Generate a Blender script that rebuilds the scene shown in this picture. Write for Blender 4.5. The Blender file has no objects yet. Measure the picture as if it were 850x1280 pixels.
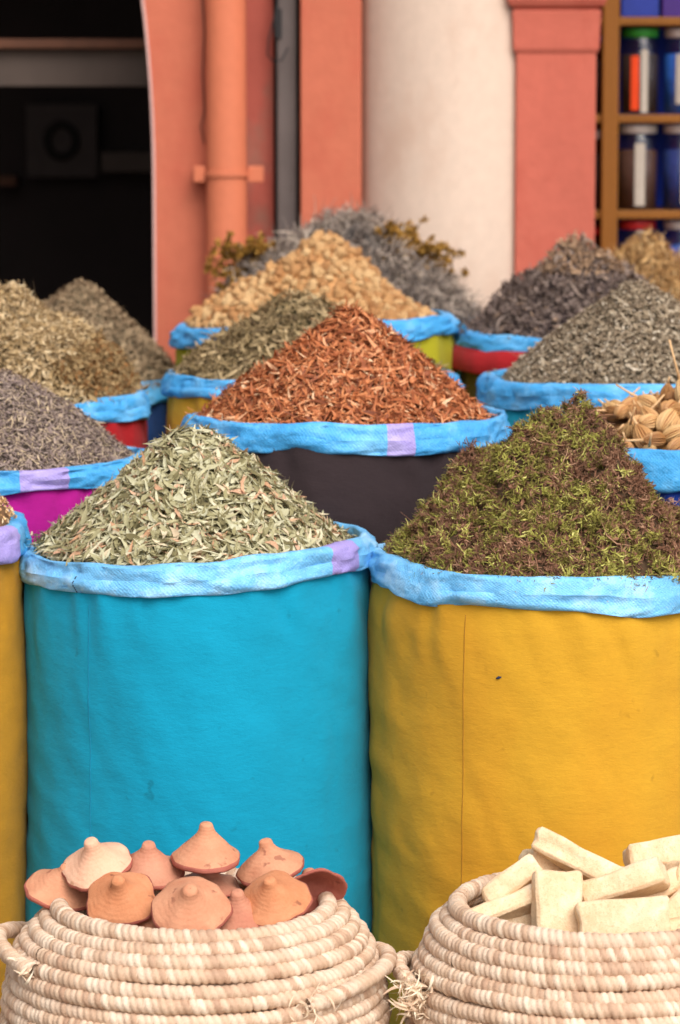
import bpy, math, random
import numpy as np
from mathutils import Vector, Matrix, Euler, noise as mnoise

random.seed(7)
RNG = np.random.default_rng(7)
PI = math.pi
sc = bpy.context.scene
COL = sc.collection

# ------------------------------------------------------------------ camera geometry
CAM_H, PITCH, FPX = 1.5, math.radians(7.0), 4000.0

def at(px, py, Y):
    """world point at depth Y for a pixel of the 850 x 1280 photograph"""
    t = (py - 640.0) / FPX
    dz = Y * math.tan(PITCH + math.atan(t))
    D = Y * math.cos(PITCH) + dz * math.sin(PITCH)
    return Vector(((px - 425.0) * D / FPX, Y, CAM_H - dz))

def px_m(Y, py=500):
    p = at(0, py, Y)
    return FPX / (Y * math.cos(PITCH) + (CAM_H - p.z) * math.sin(PITCH))

# ------------------------------------------------------------------ small helpers
def lin(h):
    h = h.lstrip('#')
    c = [int(h[i:i + 2], 16) / 255 for i in (0, 2, 4)]
    return tuple((x / 12.92 if x <= 0.04045 else ((x + 0.055) / 1.055) ** 2.4) for x in c) + (1.0,)

def tag(o, label=None, cat=None, group=None, kind=None):
    if label: o['label'] = label
    if cat: o['category'] = cat
    if group: o['group'] = group
    if kind: o['kind'] = kind
    return o

def empty(name, loc=(0, 0, 0)):
    o = bpy.data.objects.new(name, None)
    o.location = loc
    o.empty_display_size = 0.05
    COL.objects.link(o)
    return o

def mesh(name, V, F, mats, parent=None, smooth=True, attrs=None, uv=None, matidx=None, loc=None):
    """V (n,3); F: (m,4) array or list of faces; uv per vertex (n,2)"""
    V = np.asarray(V, dtype=np.float32).reshape(-1, 3)
    me = bpy.data.meshes.new(name)
    if isinstance(F, np.ndarray):
        m, k = F.shape
        me.vertices.add(len(V)); me.vertices.foreach_set('co', V.ravel())
        me.loops.add(m * k); me.loops.foreach_set('vertex_index', F.astype(np.int32).ravel())
        me.polygons.add(m); me.polygons.foreach_set('loop_start', np.arange(0, m * k, k, dtype=np.int32))
        me.update(calc_edges=True)
    else:
        me.from_pydata([tuple(v) for v in V], [], [tuple(int(i) for i in f) for f in F])
        me.update()
    if not isinstance(mats, (list, tuple)): mats = [mats]
    for m_ in mats: me.materials.append(m_)
    me.polygons.foreach_set('use_smooth', [smooth] * len(me.polygons))
    if matidx is not None: me.polygons.foreach_set('material_index', np.asarray(matidx, dtype=np.int32))
    if attrs:
        for k_, a in attrs.items():
            at_ = me.attributes.new(k_, 'FLOAT', 'POINT')
            at_.data.foreach_set('value', np.asarray(a, dtype=np.float32))
    if uv is not None:
        uv = np.asarray(uv, dtype=np.float32)
        ul = me.uv_layers.new(name='UVMap')
        idx = np.empty(len(me.loops), dtype=np.int32); me.loops.foreach_get('vertex_index', idx)
        ul.data.foreach_set('uv', uv[idx].ravel())
    me.update()
    o = bpy.data.objects.new(name, me)
    if loc is not None: o.location = loc
    if parent is not None: o.parent = parent
    COL.objects.link(o)
    return o

class MB:
    """collects pieces into one mesh"""
    def __init__(s): s.V = []; s.F = []; s.n = 0
    def add(s, V, F):
        V = [tuple(v) for v in V]
        s.V += V; s.F += [tuple(i + s.n for i in f) for f in F]; s.n += len(V)
    def box(s, x0, x1, y0, y1, z0, z1, bev=0.0):
        b = min(bev, (x1 - x0) / 3, (y1 - y0) / 3, (z1 - z0) / 3)
        if b <= 0:
            V = [(x, y, z) for x in (x0, x1) for y in (y0, y1) for z in (z0, z1)]
            s.add(V, [(0, 1, 3, 2), (4, 6, 7, 5), (0, 4, 5, 1), (2, 3, 7, 6), (0, 2, 6, 4), (1, 5, 7, 3)]); return
        import bmesh
        bm = bmesh.new(); bmesh.ops.create_cube(bm, size=1)
        for v in bm.verts: v.co = Vector(((x0 + x1) / 2 + v.co.x * (x1 - x0), (y0 + y1) / 2 + v.co.y * (y1 - y0), (z0 + z1) / 2 + v.co.z * (z1 - z0)))
        bmesh.ops.bevel(bm, geom=bm.edges[:], offset=b, segments=2, affect='EDGES', profile=0.6)
        bm.verts.index_update()
        s.add([v.co.copy() for v in bm.verts], [tuple(v.index for v in f.verts) for f in bm.faces]); bm.free()
    def tube(s, pts, rad, n=10, cap=True):
        pts = [Vector(p) for p in pts]; rads = rad if isinstance(rad, (list, tuple)) else [rad] * len(pts)
        V = []; up = Vector((0, 0, 1)); prev = None
        for i, p in enumerate(pts):
            t = (pts[min(i + 1, len(pts) - 1)] - pts[max(i - 1, 0)]).normalized()
            if prev is None:
                a = up if abs(t.z) < 0.9 else Vector((1, 0, 0))
                b = t.cross(a).normalized()
            else:
                b = (prev - t * prev.dot(t)).normalized()
            prev = b; c = t.cross(b)
            for k in range(n):
                th = 2 * PI * k / n
                V.append(p + (b * math.cos(th) + c * math.sin(th)) * rads[i])
        F = [(i * n + k, i * n + (k + 1) % n, (i + 1) * n + (k + 1) % n, (i + 1) * n + k) for i in range(len(pts) - 1) for k in range(n)]
        if cap: F += [tuple(range(n))[::-1], tuple((len(pts) - 1) * n + k for k in range(n))]
        s.add(V, F)
    def lathe(s, prof, n=32, c=(0, 0, 0)):
        V = []
        for r, z in prof:
            for k in range(n):
                th = 2 * PI * k / n; V.append((c[0] + r * math.cos(th), c[1] + r * math.sin(th), c[2] + z))
        F = [(i * n + k, i * n + (k + 1) % n, (i + 1) * n + (k + 1) % n, (i + 1) * n + k) for i in range(len(prof) - 1) for k in range(n)]
        s.add(V, F)
    def build(s, name, mats, parent=None, smooth=False, loc=None):
        return mesh(name, np.array([tuple(v) for v in s.V]), s.F, mats, parent, smooth, loc=loc)

def grid_faces(n, m, wrap=True):
    """n rings of m verts"""
    i = np.arange(n - 1)[:, None]; k = np.arange(m if wrap else m - 1)[None, :]
    k2 = (k + 1) % m
    return np.stack([i * m + k, i * m + k2, (i + 1) * m + k2, (i + 1) * m + k], -1).reshape(-1, 4)

class SN:
    """smooth numpy noise: a sum of random plane waves"""
    def __init__(s, freq, octaves=3, n=7, seed=0, dim=3):
        r = np.random.default_rng(seed); s.w = []
        for o in range(octaves):
            k = r.normal(size=(n, dim)); k /= np.linalg.norm(k, axis=1)[:, None]
            k *= freq * 2 ** o * r.uniform(0.6, 1.4, (n, 1))
            s.w.append((k, r.uniform(0, 2 * PI, n), 0.5 ** o))
    def __call__(s, P):
        out = 0
        for k, p, a in s.w: out = out + a * np.sin(P @ k.T + p).mean(-1)
        return out * 2.2

# ------------------------------------------------------------------ materials
def nodes(name):
    m = bpy.data.materials.new(name); m.use_nodes = True
    nt = m.node_tree; b = nt.nodes['Principled BSDF']
    return m, nt, b

def N(nt, t, **kw):
    n = nt.nodes.new(t)
    for k, v in kw.items():
        if k in n.inputs: n.inputs[k].default_value = v
        else: setattr(n, k, v)
    return n

def ramp(nt, fac, stops):
    r = nt.nodes.new('ShaderNodeValToRGB')
    e = r.color_ramp.elements
    e[0].position, e[0].color = stops[0][0], stops[0][1]
    e[1].position, e[1].color = stops[-1][0], stops[-1][1]
    for p, c in stops[1:-1]:
        x = e.new(p); x.color = c
    nt.links.new(fac, r.inputs[0])
    return r.outputs[0]

def mixc(nt, a, b, fac, mode='MIX'):
    m = nt.nodes.new('ShaderNodeMix'); m.data_type = 'RGBA'; m.blend_type = mode
    for s_, v in ((0, fac), (6, a), (7, b)):
        if hasattr(v, 'is_output'): nt.links.new(v, m.inputs[s_])
        else: m.inputs[s_].default_value = v
    return m.outputs[2]

def noise_tex(nt, vec, scale, detail=4, rough=0.55, stretch=None):
    if stretch is not None:
        mp = nt.nodes.new('ShaderNodeMapping'); mp.inputs['Scale'].default_value = stretch
        nt.links.new(vec, mp.inputs[0]); vec = mp.outputs[0]
    n = nt.nodes.new('ShaderNodeTexNoise'); n.inputs['Scale'].default_value = scale
    n.inputs['Detail'].default_value = detail; n.inputs['Roughness'].default_value = rough
    nt.links.new(vec, n.inputs['Vector'])
    return n.outputs['Fac']

def bump(nt, b, h, strength, dist, prev=None):
    n = nt.nodes.new('ShaderNodeBump'); n.inputs['Strength'].default_value = strength; n.inputs['Distance'].default_value = dist
    nt.links.new(h, n.inputs['Height'])
    if prev: nt.links.new(prev, n.inputs['Normal'])
    nt.links.new(n.outputs[0], b.inputs['Normal'])
    return n.outputs[0]

def scale_c(c, k): return tuple(min(1, x * k) for x in c[:3]) + (1.0,)

def math_n(nt, op, a, b=None, c=None):
    n = nt.nodes.new('ShaderNodeMath'); n.operation = op
    for i, v in enumerate((a, b, c)):
        if v is None: continue
        if hasattr(v, 'is_output'): nt.links.new(v, n.inputs[i])
        else: n.inputs[i].default_value = v
    return n.outputs[0]

def mat_cloth(name, col, stain=0.25, wear=None, seed=0.0):
    """woven cotton of a sack: thread noise, soft creases, blotchy wear"""
    m, nt, b = nodes(name)
    tc = N(nt, 'ShaderNodeTexCoord'); v = tc.outputs['Object']
    mp = N(nt, 'ShaderNodeMapping'); mp.inputs['Location'].default_value = (seed, seed * 2, 0); nt.links.new(v, mp.inputs[0]); v = mp.outputs[0]
    big = noise_tex(nt, v, 5, 5, 0.6)
    fine = noise_tex(nt, v, 260, 3, 0.7, (1, 1, 2.2))
    thr = noise_tex(nt, v, 90, 4, 0.7, (1, 1, 5))
    c = ramp(nt, big, [(0.3, scale_c(col, 1 - stain)), (0.52, col), (0.72, scale_c(col, 1 + stain * 0.5))])
    sp = noise_tex(nt, v, 38, 2, 0.5)
    spots = ramp(nt, sp, [(0.0, (1, 1, 1, 1)), (0.70, (1, 1, 1, 1)), (0.78, (0.6, 0.58, 0.55, 1))])
    c = mixc(nt, c, spots, 0.6, 'MULTIPLY')
    tv = ramp(nt, thr, [(0.25, (0.86, 0.86, 0.86, 1)), (0.75, (1.0, 1.0, 1.0, 1))])
    c = mixc(nt, c, tv, 0.8, 'MULTIPLY')
    if wear is not None:
        w = noise_tex(nt, v, 3.0, 4, 0.6, (1, 1, 0.6))
        wf = ramp(nt, w, [(0.45, (0, 0, 0, 1)), (0.75, (1, 1, 1, 1))])
        c = mixc(nt, c, wear, math_n(nt, 'MULTIPLY', wf, 0.45))
    nt.links.new(c, b.inputs['Base Color'])
    b.inputs['Roughness'].default_value = 0.88
    b.inputs['Specular IOR Level'].default_value = 0.2
    b.inputs['Sheen Weight'].default_value = 0.04; b.inputs['Sheen Roughness'].default_value = 0.6
    p = bump(nt, b, noise_tex(nt, v, 11, 5, 0.6, (1, 1, 1.8)), 0.34, 0.010)
    p = bump(nt, b, fine, 0.35, 0.0008, p)
    bump(nt, b, thr, 0.3, 0.0012, p)
    return m

def mat_weave(name, col, hi):
    """woven plastic tape: little checkered pillows"""
    m, nt, b = nodes(name)
    uv = N(nt, 'ShaderNodeUVMap'); uv.uv_map = 'UVMap'
    sep = N(nt, 'ShaderNodeSeparateXYZ'); nt.links.new(uv.outputs[0], sep.inputs[0])
    tc = N(nt, 'ShaderNodeTexCoord'); ov = tc.outputs['Object']
    wob = noise_tex(nt, ov, 18, 2, 0.5)
    k = 2 * PI / 0.0062
    u = math_n(nt, 'SINE', math_n(nt, 'ADD', math_n(nt, 'MULTIPLY', sep.outputs[0], k), math_n(nt, 'MULTIPLY', wob, 5)))
    w = math_n(nt, 'SINE', math_n(nt, 'ADD', math_n(nt, 'MULTIPLY', sep.outputs[1], k), math_n(nt, 'MULTIPLY', wob, 6)))
    chk = math_n(nt, 'MULTIPLY', u, w)
    h = math_n(nt, 'MULTIPLY_ADD', chk, 0.5, 0.5)
    big = noise_tex(nt, ov, 14, 4, 0.6)
    c = ramp(nt, big, [(0.3, scale_c(col, 0.86)), (0.5, col), (0.72, hi)])  # hi: pale highlights painted into the colour in noise patches
    cf = ramp(nt, h, [(0.0, (0.78, 0.83, 0.90, 1)), (0.35, (0.95, 0.96, 0.98, 1)), (1.0, (1, 1, 1, 1))])
    c = mixc(nt, c, cf, 0.5, 'MULTIPLY')
    hi_specks = noise_tex(nt, ov, 160, 2, 0.8)
    c = mixc(nt, c, hi, math_n(nt, 'MULTIPLY', ramp(nt, hi_specks, [(0.55, (0, 0, 0, 1)), (0.7, (1, 1, 1, 1))]), 0.35))  # fine specks of the same painted highlight colour
    nt.links.new(c, b.inputs['Base Color'])
    b.inputs['Roughness'].default_value = 0.5
    b.inputs['Specular IOR Level'].default_value = 0.35
    p = bump(nt, b, noise_tex(nt, ov, 26, 5, 0.65, (1, 1, 1.6)), 0.55, 0.010)
    p = bump(nt, b, noise_tex(nt, ov, 120, 3, 0.6), 0.4, 0.0016, p)
    bump(nt, b, h, 0.5, 0.0009, p)
    return m

def mat_tint(name, stops, rough=0.8, nscale=150, namp=0.25, trans=0.14, spec=0.3, gain=1.28):
    """colour picked per flake from its own 'tint' value"""
    m, nt, b = nodes(name)
    a = N(nt, 'ShaderNodeAttribute'); a.attribute_name = 'tint'
    c = ramp(nt, a.outputs['Fac'], [(p, scale_c(lin(h), gain)) for p, h in stops])
    tc = N(nt, 'ShaderNodeTexCoord')
    n = noise_tex(nt, tc.outputs['Object'], nscale, 3, 0.6)
    v = ramp(nt, n, [(0.25, (1 - namp,) * 3 + (1,)), (0.75, (1 + namp * 0.5,) * 3 + (1,))])
    c = mixc(nt, c, v, 1.0, 'MULTIPLY')
    nt.links.new(c, b.inputs['Base Color'])
    b.inputs['Roughness'].default_value = rough
    b.inputs['Specular IOR Level'].default_value = spec
    if trans:
        tr = N(nt, 'ShaderNodeBsdfTranslucent'); nt.links.new(c, tr.inputs[0])
        mx = N(nt, 'ShaderNodeMixShader'); mx.inputs[0].default_value = trans
        nt.links.new(b.outputs[0], mx.inputs[1]); nt.links.new(tr.outputs[0], mx.inputs[2])
        nt.links.new(mx.outputs[0], nt.nodes['Material Output'].inputs[0])
    bump(nt, b, n, 0.4, 0.001)
    return m

def mat_plaster(name, col, var=0.18, scale=3.0, rough=0.85, blot=None, stretch=(1, 1, 0.35), bmp=0.004):
    m, nt, b = nodes(name)
    tc = N(nt, 'ShaderNodeTexCoord'); v = tc.outputs['Object']
    n1 = noise_tex(nt, v, scale, 6, 0.6, stretch); n2 = noise_tex(nt, v, scale * 14, 4, 0.6)
    c = ramp(nt, n1, [(0.28, scale_c(col, 1 - var)), (0.5, col), (0.75, scale_c(col, 1 + var * 0.6))])
    c = mixc(nt, c, ramp(nt, n2, [(0.3, (0.9, 0.9, 0.9, 1)), (0.7, (1, 1, 1, 1))]), 0.8, 'MULTIPLY')
    if blot is not None:
        n3 = noise_tex(nt, v, scale * 2.2, 5, 0.65, (1, 1, 0.6))
        c = mixc(nt, c, blot, ramp(nt, n3, [(0.52, (0, 0, 0, 1)), (0.7, (0.8, 0.8, 0.8, 1))]))
    nt.links.new(c, b.inputs['Base Color'])
    b.inputs['Roughness'].default_value = rough; b.inputs['Specular IOR Level'].default_value = 0.2
    p = bump(nt, b, n1, 0.5, bmp * 4)
    bump(nt, b, n2, 0.5, bmp, p)
    return m

def mat_plain(name, col, rough=0.6, metal=0.0, spec=0.4, var=0.12, scale=20):
    m, nt, b = nodes(name)
    tc = N(nt, 'ShaderNodeTexCoord')
    n1 = noise_tex(nt, tc.outputs['Object'], scale, 4, 0.6)
    c = ramp(nt, n1, [(0.3, scale_c(col, 1 - var)), (0.7, scale_c(col, 1 + var))])
    nt.links.new(c, b.inputs['Base Color'])
    b.inputs['Roughness'].default_value = rough; b.inputs['Metallic'].default_value = metal
    b.inputs['Specular IOR Level'].default_value = spec
    return m

M = {}
BODY = {'turquoise': ('#0394b6', 0.06, None, 1), 'yellow': ('#cb9a28', 0.10, lin('#c8801c'), 2), 'ochre': ('#c48c20', 0.14, None, 3),
        'magenta': ('#a51280', 0.15, None, 4), 'black': ('#33282a', 0.15, None, 5), 'navy': ('#13307e', 0.2, None, 6),
        'red': ('#a81c22', 0.15, None, 7), 'lime': ('#a8a21e', 0.12, None, 8), 'teal': ('#129ab8', 0.15, None, 9),
        'green': ('#1d5038', 0.2, None, 10), 'olive': ('#5d4d20', 0.2, None, 11), 'indigo': ('#1c3a6a', 0.2, None, 12)}
for k, (h, st, w, sd) in BODY.items(): M[k] = mat_cloth('cloth_' + k, lin(h), st, w, sd)
M['cuff_pale'] = mat_weave('woven_plastic_pale', lin('#72bcec'), lin('#b0dcf8'))
M['cuff'] = mat_weave('woven_plastic_blue', lin('#48a6e2'), lin('#80c6f2'))
M['cuff_lilac'] = mat_weave('woven_plastic_lilac', lin('#a698d8'), lin('#c0b4ea'))
M['thread'] = mat_plain('dark_thread', lin('#1d2c48'), 0.9)
M['seam'] = mat_plain('seam_thread', lin('#9a6c1c'), 0.9)
M['seam_blue'] = mat_plain('seam_thread_blue', lin('#0a7c9c'), 0.9)

# ------------------------------------------------------------------ sacks
ZV = np.array([0, 0, 1.0])

def make_sack(name, c, R, body_mat, label, cuff='cuff', ch=0.046, lilac=(), tilt=(0, 0), seed=0, band=None, seam=None, cat='sack', inner=0.12, fold=1.0):
    """c: centre of the top of the rolled cuff (world). The sack stands on the ground."""
    root = empty(name, (c.x, c.y, 0)); tag(root, label, cat, 'open sacks of herbs and spices')
    H = c.z
    nA = 220
    ph = np.linspace(0, 2 * PI, nA, endpoint=False)
    cs, sn = np.cos(ph), np.sin(ph)
    n_t = SN(1.6, 3, seed=seed * 11 + 1, dim=2); n_b = SN(2.2, 3, seed=seed * 11 + 2, dim=2); n_r = SN(1.5, 3, seed=seed * 11 + 3, dim=2)
    P2 = np.stack([cs, sn], 1)
    ztop = H + tilt[0] * cs + tilt[1] * sn + 0.004 * n_t(P2 * 1.4) * fold
    hgt = ch * (1 + 0.14 * n_b(P2 * 1.6) * fold)
    rr = R * (1 + 0.018 * n_r(P2 * 1.2))
    # ---- body
    nz = 90
    tz = np.linspace(0, 1, nz)[:, None]
    zc = ztop - hgt * 0.55
    Z = 0.0 + tz * zc[None, :]
    prof = 1.0 - 0.012 * (tz - 0.55) ** 2 * 4 + 0.0 * tz
    prof = prof * (1 - 0.10 * np.clip((0.05 - tz) / 0.05, 0, 1) ** 2)
    prof = prof - 0.030 * np.clip((tz - 0.90) / 0.10, 0, 1) ** 2
    RB = (rr * 1.005)[None, :] * prof
    nw = SN(5.0, 4, seed=seed * 11 + 4); nw2 = SN(14, 3, seed=seed * 11 + 5)
    Q = np.stack([np.broadcast_to(cs * R * 4, Z.shape), np.broadcast_to(sn * R * 4, Z.shape), Z * 2.6 + 0.6 * np.broadcast_to(cs, Z.shape)], -1)
    Q2 = Q * np.array([0.7, 0.7, 2.4])
    top_f = np.clip((tz - 0.80) / 0.2, 0, 1)
    fold_d = np.exp(-((np.sin(Q[..., 2] * 1.1 + Q[..., 0] * 1.6 + nw(Q * 0.4) * 1.5)) / 0.16) ** 2)
    dR = -0.0014 * fold_d + 0.0032 * nw(Q) + 0.0013 * nw2(Q2) * (0.5 + 0.5 * np.sin(Q[..., 2] * 3)) + top_f * 0.0035 * np.sin(ph * 19 + 3 * nw(Q))
    RB = RB + dR
    VB = np.stack([RB * cs, RB * sn, Z], -1).reshape(-1, 3)
    F = grid_faces(nz, nA)
    nb = len(VB); VB = np.vstack([VB, [[0, 0, 0.0]]])
    cap = np.array([[nb, (k + 1) % nA, k, nb] for k in range(nA)])
    Fl = [tuple(f) for f in F] + [(nb, (k + 1) % nA, k) for k in range(nA)]
    mesh('sack_body', VB, Fl, M[body_mat], root)
    # ---- rolled cuff with lining that runs down inside
    nS = 26
    psi = np.linspace(0, 2 * PI, nS, endpoint=False)
    th = 0.012 * (1 + 0.22 * n_r(P2 * 3 + 5))
    ex = 0.55
    cx = np.sign(np.cos(psi)) * np.abs(np.cos(psi)) ** ex; cz = np.sign(np.sin(psi)) * np.abs(np.sin(psi)) ** 0.8
    lean = 0.006 * n_b(P2 * 2.0)
    rc = rr + 0.001
    crump = SN(9, 3, seed=seed * 11 + 6); crump2 = SN(30, 2, seed=seed * 11 + 7)
    VC = []; UV = []
    for j in range(nS + 1):
        a = j % nS
        zz = ztop - hgt / 2 + hgt / 2 * cz[a]
        r_ = rc - 0.010 + th * cx[a] + lean * cz[a] * -0.5 - 0.004 * cz[a]
        P3 = np.stack([cs * r_ * 4, sn * r_ * 4, zz * 7 + a * 0.05], -1)
        r_ = r_ + 0.0036 * crump(P3) + 0.0014 * crump2(P3) - 0.0045 * np.exp(-(crump(P3 * 0.8 + 4) / 0.12) ** 2)
        zz = zz + 0.0016 * crump(P3 * 1.3 + 9)
        VC.append(np.stack([r_ * cs, r_ * sn, zz], -1))
    VC = np.array(VC)
    arc = np.concatenate([[0], np.cumsum(np.linalg.norm(np.diff(VC[:, 0], axis=0), axis=1))])
    U = np.broadcast_to((ph * R)[None, :], (nS + 1, nA)); Vv = np.broadcast_to(arc[:, None], (nS + 1, nA))
    UVc = np.stack([U, Vv], -1).reshape(-1, 2)
    Fc = grid_faces(nS + 1, nA)
    # lining
    VL = np.array([np.stack([(rc - 0.020 - 0.002 * q) * cs, (rc - 0.020 - 0.002 * q) * sn, ztop - hgt * 0.3 - inner * q], -1) for q in (0, 0.5, 1)])
    Fl2 = grid_faces(3, nA) + len(VC.reshape(-1, 3))
    UVl = np.stack([np.broadcast_to((ph * R)[None], (3, nA)), np.broadcast_to(np.array([0, inner / 2, inner])[:, None], (3, nA))], -1).reshape(-1, 2)
    Fall = np.vstack([Fc, Fl2])
    mi = np.zeros(len(Fall), int)
    col = np.concatenate([np.tile(np.arange(nA), nS), np.tile(np.arange(nA), 2)])
    deg = np.degrees(ph[col])
    for (a0, a1) in lilac: mi[(deg >= a0) & (deg < a1)] = 1
    mesh('cuff', np.vstack([VC.reshape(-1, 3), VL.reshape(-1, 3)]), Fall, [M[cuff], M['cuff_lilac']], root, uv=np.vstack([UVc, UVl]), matidx=mi)
    if seam:
        for (deg_, mt) in seam:
            k = int(deg_ / 360 * nA) % nA
            line = VB[:-1].reshape(nz, nA, 3)[4:-4, k]
            mb = MB(); out = Vector((cs[k], sn[k], 0))
            mb.tube([Vector(p) + out * 0.0002 for p in line], 0.0007, 5)
            mb.build('seam', M[mt], root, smooth=True)
    if band:
        bz = ztop - hgt
        VV = []
        for q, dr, dz in ((0, 0.004, 0.012), (1, 0.016, 0.0), (2, 0.020, -0.030), (3, 0.017, -0.034), (4, 0.004, -0.034)):
            w = 1 + 0.3 * n_b(P2 * 3)
            VV.append(np.stack([(rc + dr * w) * cs, (rc + dr * w) * sn, bz + dz], -1))
        mesh('folded_band', np.array(VV).reshape(-1, 3), grid_faces(5, nA), M[band], root)
    root['_z'] = 0.0
    del root['_z']
    return root

# ------------------------------------------------------------------ heaps
class Heap:
    """height field over a disc, apex may be off centre"""
    def __init__(s, c, R, apex, p=1.0, rough=0.012, seed=0, foot=0.0, nf=12):
        s.c = np.array(c); s.R = R; s.a = np.array(apex) - s.c; s.p = p; s.rough = rough
        s.n = SN(nf, 4, seed=seed + 50, dim=2); s.seed = seed; s.foot = foot
    def h(s, x, y):
        # distance fraction from apex to the rim along the ray
        ax, ay = s.a[0], s.a[1]
        dx, dy = x - ax, y - ay
        d = np.sqrt(dx * dx + dy * dy) + 1e-9
        ux, uy = dx / d, dy / d
        b = ax * ux + ay * uy
        cc = ax * ax + ay * ay - s.R ** 2
        L = -b + np.sqrt(np.maximum(b * b - cc, 1e-9))
        t = np.clip(d / L, 0, 1)
        prof = (1 - t) ** s.p
        tip = 0.10
        prof = np.where(t < tip, (1 - tip) ** s.p + ((1 - (t / tip) ** 2) * tip * 0.45), prof)
        nn = s.n(np.stack([x, y], -1) * 4 * 0.5)
        return s.a[2] * prof + s.rough * nn * np.clip((1 - t) * 5, 0, 1)
    def sample(s, n, half=None):
        """n points, only the part facing the street is dense"""
        r = np.sqrt(RNG.uniform(0, 1, n)) * s.R * 0.995; ph = RNG.uniform(0, 2 * PI, n)
        x, y = r * np.cos(ph), r * np.sin(ph)
        e = 0.004
        z = s.h(x, y); gx = (s.h(x + e, y) - s.h(x - e, y)) / (2 * e); gy = (s.h(x, y + e) - s.h(x, y - e)) / (2 * e)
        nn = np.stack([-gx, -gy, np.ones(n)], -1); nn /= np.linalg.norm(nn, axis=1)[:, None]
        w = np.sqrt(1 + gx ** 2 + gy ** 2)
        keep = RNG.uniform(0, 1, n) < np.clip(w / 2.2, 0, 1)
        return np.stack([x, y, z], -1)[keep], nn[keep]
    def base(s, drop=0.006, nr=40, na=96, flatten=0.02):
        rr = np.linspace(0, 1, nr)[:, None] * s.R; ph = np.linspace(0, 2 * PI, na, endpoint=False)[None]
        x = rr * np.cos(ph); y = rr * np.sin(ph)
        z = s.h(x, y) - drop
        V = np.stack([x, y, z], -1)
        skirt = V[-1].copy(); skirt[:, :2] *= 0.88; skirt[:, 2] -= 0.02
        V = np.concatenate([V, skirt[None]], 0).reshape(-1, 3)
        return V, grid_faces(nr + 1, na)

def frames(nn, tilt, down=0.0):
    n = len(nn)
    a = RNG.normal(size=(n, 3)) + np.array([0, 0, -down]); T = a - (a * nn).sum(1)[:, None] * nn; T /= np.linalg.norm(T, axis=1)[:, None]
    ang = RNG.normal(0, tilt, n)[:, None]
    B = np.cross(nn, T)
    T2 = T * np.cos(ang) + nn * np.sin(ang); N2 = nn * np.cos(ang) - T * np.sin(ang)
    roll = RNG.normal(0, tilt, n)[:, None]
    B2 = B * np.cos(roll) + N2 * np.sin(roll); N3 = N2 * np.cos(roll) - B * np.sin(roll)
    return T2, N3, B2

def strips(P, T, Nn, B, L, W, prof, bend, twist=None, side=None, fold=0.0):
    """n curved ribbons; returns verts, faces"""
    n = len(P); k = len(prof); s = np.linspace(-0.5, 0.5, k)[None, :]
    bend = np.broadcast_to(bend, (n,))[:, None] + 1e-4; L = np.broadcast_to(L, (n,))[:, None]; W = np.broadcast_to(W, (n,))[:, None]
    x = np.sin(bend * s) / bend * L; z = (1 - np.cos(bend * s)) / bend * L
    y = np.zeros_like(x)
    if side is not None:
        sd = np.broadcast_to(side, (n,))[:, None]; y = sd * L * (s * s * 2 - 0.2) * 0.5
    C = P[:, None] + T[:, None] * x[..., None] + Nn[:, None] * z[..., None] + B[:, None] * y[..., None]
    tw = (np.broadcast_to(twist, (n,))[:, None] * s) if twist is not None else np.zeros_like(s + x)
    Wd = B[:, None] * np.cos(tw)[..., None] + Nn[:, None] * np.sin(tw)[..., None]
    w = (W * np.asarray(prof)[None, :] * 0.5)[..., None]
    if fold:
        up = Nn[:, None] * (w * fold)
        V = np.stack([C - Wd * w + up, C - up * 0.3, C + Wd * w + up], 2); c = 3
    else:
        V = np.stack([C - Wd * w, C + Wd * w], 2); c = 2
    i = np.arange(k - 1)[:, None]; j = np.arange(c - 1)[None]
    f = np.stack([i * c + j, i * c + j + 1, (i + 1) * c + j + 1, (i + 1) * c + j], -1).reshape(-1, 4)
    F = (f[None] + (np.arange(n) * k * c)[:, None, None]).reshape(-1, 4)
    return V.reshape(-1, 3), F, k * c

def heap_obj(name, hp, base_mat, layers, label, cat='herbs', group=None, base_drop=0.006):
    """layers: list of (verts, faces, tint per vertex, material)"""
    Vs, Fs, Ts, Ms, mats = [], [], [], [], [base_mat]
    V, F = hp.base(base_drop)
    off = 0
    for (v, f, t, m) in [(V, F, np.zeros(len(V)), base_mat)] + layers:
        if m not in mats: mats.append(m)
        Vs.append(v); Fs.append(f + off); Ts.append(t); Ms.append(np.full(len(f), mats.index(m))); off += len(v)
    o = mesh(name, np.vstack(Vs), np.vstack(Fs), mats, None, True, {'tint': np.concatenate(Ts)}, matidx=np.concatenate(Ms), loc=tuple(hp.c))
    tag(o, label, cat, group, 'stuff')
    return o

def scatter(hp, n, tilt, L, W, prof, bend, mat, lift=0.006, twist=0.0, side=0.0, fold=0.0, tint=None, down=0.0):
    P, nn = hp.sample(int(n))
    T, N3, B = frames(nn, tilt, down)
    k = len(P)
    P = P + nn * RNG.uniform(-0.3, 1, k)[:, None] * lift
    Ls = L[0] * np.exp(RNG.normal(0, L[1], k)); Ws = W[0] * np.exp(RNG.normal(0, W[1], k))
    V, F, c = strips(P, T, N3, B, Ls, Ws, prof, RNG.normal(bend[0], bend[1], k), RNG.normal(0, twist, k), RNG.normal(0, side, k) if side else None, fold)
    t = RNG.uniform(0, 1, k) if tint is None else tint(P, k)
    return V, F, np.repeat(t, c), mat

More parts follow.
